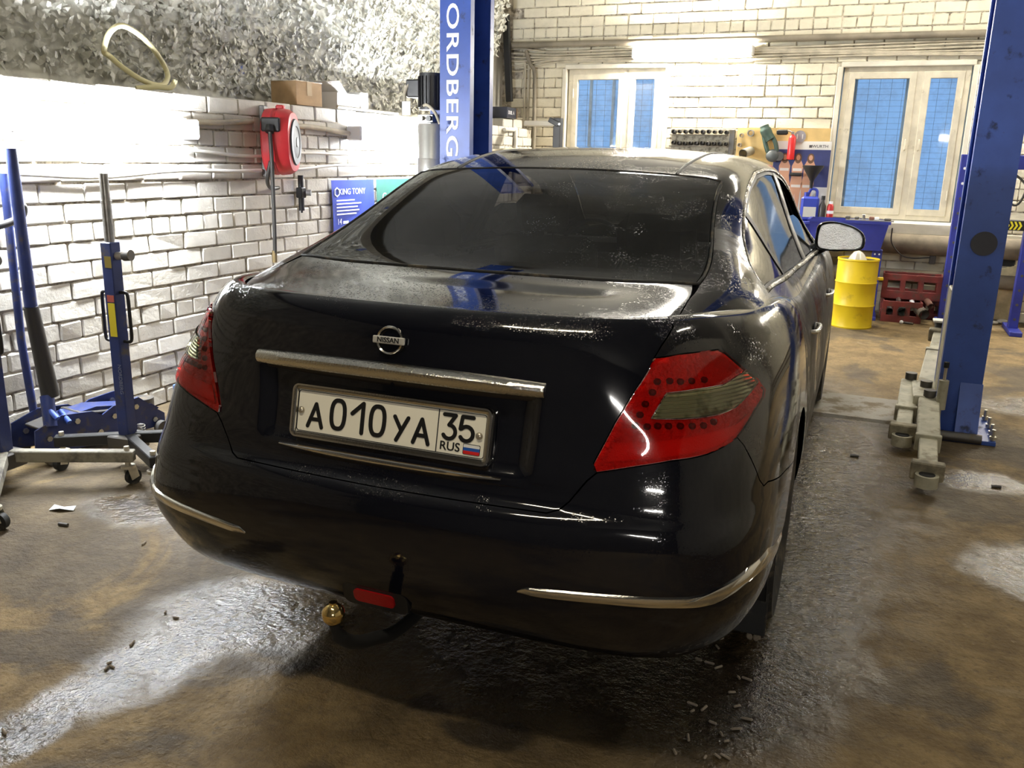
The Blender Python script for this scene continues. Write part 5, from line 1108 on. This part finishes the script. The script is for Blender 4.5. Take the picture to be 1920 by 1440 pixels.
ps = empty('pin_up_poster', (.222, YB-.038, 1.275), 0, 'poster of three women in swimwear on the tool board', 'poster')
PW, PH = .545, .74; bx('sheet', ps, (0, 0, 0), (PW, .002, PH), mat('poster_white', (.70, .69, .68), .5), 0)
bx('print_field', ps, (0, -.0014, .11), (PW-.004, .001, .36), mat('poster_navy', (.035, .045, .16), .5, var=(6, .2)), 0); bx('print_band', ps, (0, -.0014, .325), (PW-.004, .001, .07), mat('poster_pale', (.72, .70, .66), .5), 0)
text('lettering', 'WURTH', .038, mat('poster_ink', (.08, .07, .07), .5), ps, (.165, -.0022, .322), (rad(90), 0, 0), .0003, 1.1, off=.0006); bx('logo_mark', ps, (.075, -.0022, .322), (.028, .001, .026), mat('poster_ink', (.08, .07, .07), .5), 0)
M_skin = mat('poster_skin', (.62, .33, .21), .5); M_hair = mat('poster_hair', (.14, .07, .035), .5)
for x, lean in ((-.155, -.02), (-.03, .0), (.085, .03)):
    f = MB(); body = [(-.028, .19), (-.055, .13), (-.05, .03), (-.06, -.05), (-.05, -.15), (-.045, -.30), (-.015, -.30), (-.005, -.14), (.012, -.30), (.04, -.30), (.045, -.13), (.06, -.04), (.048, .04), (.055, .13), (.028, .19)]
    f.prism([(a+x+lean*(b-.1), b) for a, b in body], 1, -.0035, -.002); f.build('print_figure', M_skin, ps)
    MB().prism([(x+lean*.13+.034*math.cos(t), .205+.05*math.sin(t)) for t in np.linspace(0, 6.28, 14)], 1, -.0045, -.0036).build('print_hair', M_hair, ps); MB().prism([(x+lean*.13+.019*math.cos(t), .212+.027*math.sin(t)) for t in np.linspace(0, 6.28, 14)], 1, -.0053, -.0046).build('print_face', M_skin, ps)
    for z, w_ in ((.095, .085), (-.065, .09)): MB().box((x+lean*(z-.1), -.004, z), (w_, .001, .026)).build('print_swimwear', mat('poster_cloth', (.75, .70, .66), .5), ps)
fe = empty('fire_extinguisher', tuple(tl(1484, 277, YB-.1)), rad(0), 'small red fire extinguisher hanging in front of the poster', 'extinguisher')
k = MB().lathe([(.002, -.115), (.033, -.115), (.036, -.105), (.036, .09), (.028, .11), (.014, .12), (.012, .13)], n=22); k.build('cylinder', mat('ext_red', (.72, .03, .03), .3), fe, 40); bx('valve', fe, (0, 0, .14), (.03, .03, .03), M_steel, .004); MB().tube([(-.01, 0, .15), (-.05, -.01, .165)], .007, 8).build('lever', M_steel, fe, 50); bx('base_band', fe, (0, 0, -.112), (.055, .055, .01), M_pblk, .004)
gd = empty('grinding_disc', tuple(tl(1500, 256, YB-.055)), 0, 'round grey disc with slots hanging above the poster', 'disc'); cy('disc_plate', gd, (0, 0, 0), (0, -.006, 0), .057, mat('disc_lilac', (.30, .28, .30), .5), 30)
for x in (-.025, .025): MB().box((x, -.0065, 0), (.008, .002, .045)).build('slot', mat('poster_pale', (.72, .70, .66), .5), gd)
o = MB().box((0, 0, 0), (.11, .05, .05), bev=.012).build('black_torch', M_pblk, None, loc=tl(1467, 248, YB-.07), label='small black torch hung at the top of the tool board', cat='torch')
o = MB().cyl((-.055, 0, 0), (.055, 0, 0), .018, 14).build('tape_roll', M_pblk, None, 40, loc=tl(1492, 327, YB-.07), label='black cylinder hung in front of the poster', cat='tape')
fu_ = empty('funnel', tuple(tl(1524, 320, 7.62)), 0, 'black funnel standing in the blue jug', 'funnel'); k = MB().lathe([(.098, .05), (.10, .05), (.10, .035), (.03, -.075), (.018, -.10), (.014, -.17), (.010, -.17), (.013, -.10), (.094, .036)], n=28, closed=True); k.build('cone', M_pblk, fu_, 40)
# parts washer with bottles
pw = empty('parts_washer', (.75, 7.38, 0), 0, 'blue parts washing tub on a blue leg under the right window', 'parts washer')
k = MB(); t_ = [(-.36, -.19), (.36, -.19), (.36, .19), (-.36, .19)]; zz = ((.90, 1.0), (.915, 1.03), (.93, 1.03), (.93, .97), (.70, .86)); Vv = []
for z, s_ in ((.655, .84), (.90, .97), (.90, 1.02), (.925, 1.02), (.925, .96), (.70, .82)): Vv += [(x*s_, y*s_, z) for x, y in t_]
k.add(Vv, [(j*4+i, j*4+(i+1) % 4, (j+1)*4+(i+1) % 4, (j+1)*4+i) for j in range(5) for i in range(4)]+[(0, 1, 2, 3), (20, 21, 22, 23)]); k.build('tub', M_blue3, pw)
bx('leg', pw, (.28, -.05, .33), (.09, .09, .66), M_blue3, .004); bx('leg', pw, (-.28, -.05, .33), (.09, .09, .66), M_blue3, .004); bx('foot', pw, (.28, 0, .015), (.12, .34, .03), M_blue3, .003); bx('foot', pw, (-.28, 0, .015), (.12, .34, .03), M_blue3, .003)
for x, z in ((.262, .62), (.30, .62), (.26, .24)): cy('bolt_head', pw, (x, -.10, z), (x, -.108, z), .008, M_white, 8)
bx('rim_mark', pw, (.02, -.182, .80), (.16, .002, .006), M_white, 0)
smalls = [(-.02, .035, .03, M_dsteel, 'dark'), (.06, .03, .025, M_dsteel, 'dark oily'), (.12, .02, .05, M_steel, 'bright upright'), (.19, .035, .03, mat('rust', (.22, .10, .07), .7), 'rusty'), (.235, .03, .028, M_white, 'white'), (.33, .05, .02, M_dsteel, 'flat dark')]
tray = MB().box((.93, 7.30, .9285), (.42, .16, .007)).build('parts_tray', mat('tray_grey', (.20, .19, .17), .5), None, label='thin grey tray across the right end of the washing tub', cat='tray')
for x, s_, h, mt_, w_ in smalls: MB().box((0, 0, h/2), (s_*1.3, s_, h), bev=.006).build('small_part', mt_, None, loc=(.755+x, 7.30, .932), label=f'{w_} small part lying on the washing tub tray', cat='machine part', group='parts on the washing tub')
sh = MB().box((.40, 7.685, .86), (.38, .18, .03), bev=.004); sh.box((.40, 7.69, .42), (.32, .14, .85), bev=.004).build('blue_stand', M_blue3, None, label='blue stand behind the washing tub carrying the bottles', cat='stand')
jg = empty('oil_jug', (.352, 7.68, .875), rad(8), 'blue plastic oil jug under the black funnel', 'canister'); k = MB().box((0, 0, .12), (.17, .10, .24), bev=.02); k.build('jug_body', mat('jug_blue', (.035, .06, .40), .4), jg); MB().tube(smooth_path([(.06, 0, .22), (.055, 0, .30), (0, 0, .31), (-.03, 0, .24)], 5), .014, 8).build('jug_handle', mat('jug_blue', (.035, .06, .40), .4), jg, 60); cy('jug_neck', jg, (-.04, 0, .23), (-.04, 0, .28), .022, mat('jug_blue', (.035, .06, .40), .4), 14); bx('jug_label', jg, (0, -.051, .09), (.12, .001, .10), mat('label_pale', (.6, .6, .55), .5), 0)
bo = empty('spray_bottle', (.475, 7.68, .875), 0, 'dark bottle standing beside the blue jug', 'bottle'); k = MB().lathe([(.002, 0), (.032, 0), (.034, .01), (.034, .15), (.015, .19), (.013, .22)], n=20); k.build('bottle_body', mat('bottle_dark', (.05, .045, .04), .35), bo, 40); cy('bottle_cap', bo, (0, 0, .21), (0, 0, .25), .018, M_pblk, 14)
ca = empty('aerosol_can', (.55, 7.68, .875), 0, 'red and white aerosol can at the window corner', 'can'); k = MB().lathe([(.002, 0), (.03, 0), (.032, .008), (.032, .15), (.02, .175)], n=20); k.build('can_body', mat('can_red', (.5, .04, .04), .35, .3), ca, 40); cy('can_cap', ca, (0, 0, .17), (0, 0, .20), .02, M_white, 14); cy('can_band', ca, (0, 0, .08), (0, 0, .11), .0325, M_white, 20)
# drum
dr = empty('drum', (.885, 6.80, 0), 0, 'yellow steel drum standing on the floor beyond the car', 'drum')
k = MB().lathe([(.002, .004), (.168, .004), (.176, 0), (.178, .012), (.174, .02), (.174, .195), (.181, .205), (.174, .215), (.174, .40), (.181, .41), (.174, .42), (.174, .60), (.180, .608), (.178, .62), (.170, .62), (.170, .605), (.002, .605)], n=44); k.build('drum_body', M_yel, dr, 35)
cy('bung', dr, (.10, 0, .605), (.10, 0, .615), .03, M_dsteel, 16); cy('top_grime', dr, (0, 0, .605), (0, 0, .607), .165, M_dsteel, 36); bx('side_latch', dr, (.20, -.02, .45), (.05, .02, .03), M_yel, .006)
k = MB(); bm_pts = [(random.uniform(-.07, .07), random.uniform(-.06, .06)) for _ in range(1)]
k.lathe([(.075, 0), (.07, .012), (.05, .05), (.03, .07), (.022, .075), (.004, .08)], n=14); k.v = [(x*(1+.25*math.sin(9*math.atan2(y, x))), y*(1+.2*math.cos(7*math.atan2(y, x))), z) for x, y, z in k.v]; k.build('rag', mat('rag_white', (.72, .69, .60), .9), None, 60, loc=(.875, 6.76, .6085), label='crumpled white rag on top of the yellow drum', cat='rag')
# heating pipes
for z, r_, lb in ((.70, .098, 'thick dark lagged heating pipe under the right window'), (.39, .066, 'lower thinner heating pipe behind the red crates')):
    o = MB().tube([(.60, YB-.13, z), (4.9, YB-.13, z)], r_, 22).build('heating_pipe', mat('lagging', (.20, .165, .115), .75, var=(6, .3), bump=(20, .4)), None, 60, label=lb, cat='pipe')
bx('pipe_bracket', None, W(1749, 482, 1, YB-.03), (.055, .05, .13), M_dsteel, .003, label='rusty bracket holding the heating pipe', cat='bracket')
tb('thin_wire', None, [V3([1.135, 7.40, .86]), W(1672, 455, 1, 7.48), W(1690, 478, 1, 7.55), W(1712, 484, 1, 7.62), W(1745, 483, 1, 7.66)], .006, M_hose, 6, label='thin black wire sagging from the washing tub to the pipe', cat='wire')
# red crates with scrap
def crate(label, loc, rz, w_, d, h):
    o = empty('crate', loc, rz, label, 'crate', 'red plastic crates'); t = .014
    bx('crate_floor', o, (0, 0, t/2), (w_, d, t), M_dred, .002)
    for s_ in (-1, 1):
        for z, hh in ((h*.18, h*.30), (h*.86, h*.26)): bx('side_board', o, (0, s_*(d/2-t/2), z), (w_, t, hh), M_dred, .003); bx('end_board', o, (s_*(w_/2-t/2), 0, z), (t, d-2*t, hh), M_dred, .003)
        for x in (-.45, -.15, .15, .45): bx('upright', o, (x*w_, s_*(d/2-t/2), h/2), (.045, t*.9, h), M_dred, .003)
        for y in (-.4, .4): bx('upright', o, (s_*(w_/2-t/2), y*d, h/2), (t*.9, .045, h), M_dred, .003)
    return o
crate('red slatted plastic crate stood on the others against the back wall', (1.37, 7.47, .205), 0, .52, .22, .235)
crate('lower left red crate full of scrap below the window', (1.30, 7.42, 0), rad(2), .34, .38, .20); crate('lower right red crate full of scrap beside the press', (1.62, 7.65, 0), rad(-2), .26, .20, .19)
scr = [(1.20, 7.26, .10, .032, M_dsteel, 'dark ring-ended pipe'), (1.31, 7.25, .105, .042, mat('scrap_green', (.16, .19, .17), .5, .5), 'grey-green pipe'), (1.50, 7.22, .10, .047, mat('scrap_grey', (.36, .33, .28), .5, .6), 'wide grey pipe'), (1.55, 7.30, .17, .028, mat('scrap_rust', (.20, .10, .07), .7), 'rusty pipe'), (1.27, 7.32, .18, .022, M_steel, 'bright thin pipe'), (1.40, 7.30, .16, .02, M_white, 'white plastic pipe')]
for x, y, z, r_, mt_, w_ in scr:
    d = V3([random.uniform(-.5, .1), 1, random.uniform(.1, .35)]); d /= np.linalg.norm(d); k = MB().tube([(0, 0, 0), d*.14], r_, 16, cap=False).tube([(0, 0, 0), d*.14], r_*.75, 16, cap=False); k.f.append(tuple(range(16, 32)))
    k.build('scrap_pipe', mt_, None, 50, loc=(x, y-.03, z), label=f'{w_} among the scrap in the red crates', cat='scrap', group='scrap metal in the crates')
tb('metal_lever', None, [W(1690, 604, 2, .012), W(1712, 607, 2, .012)], .010, M_dsteel, 8, label='short dark lever lying on the floor in front of the crates', cat='lever')
o = MB().ball((0, 0, 0), .018, 10, 8).build('white_nut', M_white, None, 60, loc=W(1690, 604, 2, .018), label='white knob at the end of the dark lever on the floor', cat='knob'); o.location.z = .018
# hydraulic press: perforated blue frame
pr = empty('hydraulic_press', (1.945, 7.25, 0), 0, 'blue hydraulic press frame with perforated uprights behind the right lift post', 'press')
for s_ in (-1, 1):
    up = bx('upright', pr, (s_*.29, 0, .78), (.075, .10, 1.52), M_blue3, .004)
    for i in range(11):
        z = .12+.13*i; cy('pin_hole', up, (s_*.29, -.0495, z), (s_*.29, -.053, z), .012, M_white if i in (9, 10) else M_dsteel, 10)
    bx('foot', pr, (s_*.29, 0, .02), (.10, .55, .04), M_blue3, .004)
bx('head_beam', pr, (0, 0, 1.48), (.52, .14, .12), M_blue3, .005); bx('bed_beam', pr, (.02, -.07, .945), (.50, .035, .085), M_pblk, .004); bx('bed_beam', pr, (.02, .07, .945), (.50, .035, .085), M_pblk, .004)
for i in range(5): 
    k = MB(); x = .06+.032*i; k.prism([(x, .91), (x+.016, .91), (x+.034, .945), (x+.016, .98), (x, .98), (x+.018, .945)], 1, -.090, -.0878); k.build('chevron', mat('chevron_yellow', (.80, .70, .03), .5), pr)
cy('press_ram', pr, (0, 0, 1.05), (0, 0, 1.42), .035, M_steel, 18); bx('ram_head', pr, (0, 0, 1.03), (.09, .09, .06), M_dsteel, .004); tb('press_hose', pr, [(.08, -.08, 1.40), (.20, -.09, 1.28), (.15, -.09, 1.12), (.02, -.05, 1.2)], .010, M_hose)
# broken plaster patch and rubble by the press
k = MB().prism([(1.98, .02), (2.34, .02), (2.36, .40), (2.28, .55), (2.1, .50), (1.99, .42)], 1, YB-.028, YB-.008); k.build('trim_2', mat('patch_plaster', (.60, .50, .30), .8, var=(7, .25), bump=(18, .8)), None, kind='structure', label='broken plaster patch low on the back wall behind the press')
o = MB().box((2.14, YB-.012, .60), (.20, .012, .14), bev=.004).build('trim_3', M_blk, None, kind='structure', label='dark hole in the brickwork above the plaster patch')
for i, (x, y, s_) in enumerate(((2.02, 7.62, .035), (2.13, 7.60, .028), (2.2, 7.66, .04), (2.42, 7.1, .025))):
    k = MB().ball((0, 0, s_*.6), s_, 7, 5, (1.3, 1, .6)); k.build('rubble', M_rev, None, loc=(x, y, 0), label='piece of plaster rubble on the floor by the press', cat='rubble', group='rubble by the press')
# ---- litter on the floor
pp = MB(); Vv = [(-.05, -.015, .004), (.0, -.022, .016), (.05, -.01, .004), (.045, .02, .012), (-.005, .018, .006), (-.045, .02, .014)]; pp.add(Vv+[(x, y, z-.002) for x, y, z in Vv], [(0, 1, 4, 5), (1, 2, 3, 4), (6, 11, 10, 7), (7, 10, 9, 8)]+[(i, (i+1) % 6, (i+1) % 6+6, i+6) for i in range(6)])
o = pp.build('paper_scrap', mat('paper', (.74, .76, .80), .7), None, label='torn scrap of white paper on the wet floor by the jacks', cat='paper'); q = W(118, 956, 2, 0); o.location = (q[0], q[1], .0); o.rotation_euler = (0, 0, rad(20))
crm = [(1350, 1200), (1345, 1215), (1330, 1245), (1347, 1253), (1385, 1273), (1400, 1275), (1298, 1322), (1320, 1330), (1382, 1326), (1336, 1357), (1352, 1378), (1380, 1369), (1290, 1385), (1345, 1420), (1360, 1421), (1265, 1412), (1322, 1422), (1298, 1335), (1400, 1350), (1362, 1392), (1310, 1238), (1372, 1300)]
cm = [MB().box((0, 0, .0035), (l_, .007, .007), bev=.0025).mesh('crumb') for l_ in (.016, .022, .030)]
for c in cm: c.materials.append(mat('mud', (.30, .25, .19), .9, var=(60, .3)))
for px, py in crm:
    q = W(px, py, 2, 0); o = bpy.data.objects.new('mud_crumb', random.choice(cm)); COL.objects.link(o); o.location = (q[0], q[1], 0.0005); o.rotation_euler = (0, 0, random.uniform(0, 3.1)); tag(o, 'small pale dried mud crumb on the wet floor behind the right rear wheel', 'mud crumb', 'mud crumbs behind the wheel')
for px, py in ((248, 1208), (205, 1245), (210, 1252), (330, 1160), (8, 1374), (270, 975+45), (310, 1150), (200, 1255)):
    q = W(px, py, 2, 0); o = bpy.data.objects.new('floor_pebble', random.choice(cm)); COL.objects.link(o); o.location = (q[0], q[1], .0005); o.rotation_euler = (0, 0, random.uniform(0, 3.1)); tag(o, 'small pale dirt lump on the wet floor left of the car', 'dirt lump', 'dirt lumps left of the car')
for px, py, lb in ((1602, 857, 'small shiny bolt lying on the floor between car and lift post'), (1868, 915, 'small dark chip lying on the floor right of the lift arms'), (118, 987, 'dark twig-like chip on the floor near the paper scrap')):
    q = W(px, py, 2, 0); MB().tube([(-.02, 0, .007), (.02, .006, .007)], .007, 8).build('floor_chip', M_dsteel, None, 40, loc=(q[0], q[1], 0), label=lb, cat='debris')
tb('pry_lever', None, [V3([-2.22, 1.62, .02]), V3([-2.20, 1.68, .14]), V3([-2.17, 1.80, .26]), V3([-2.15, 1.86, .30])], [.012]*13+[.017]*6, M_hose, label='black pry lever leaning behind the transmission jack', cat='lever')
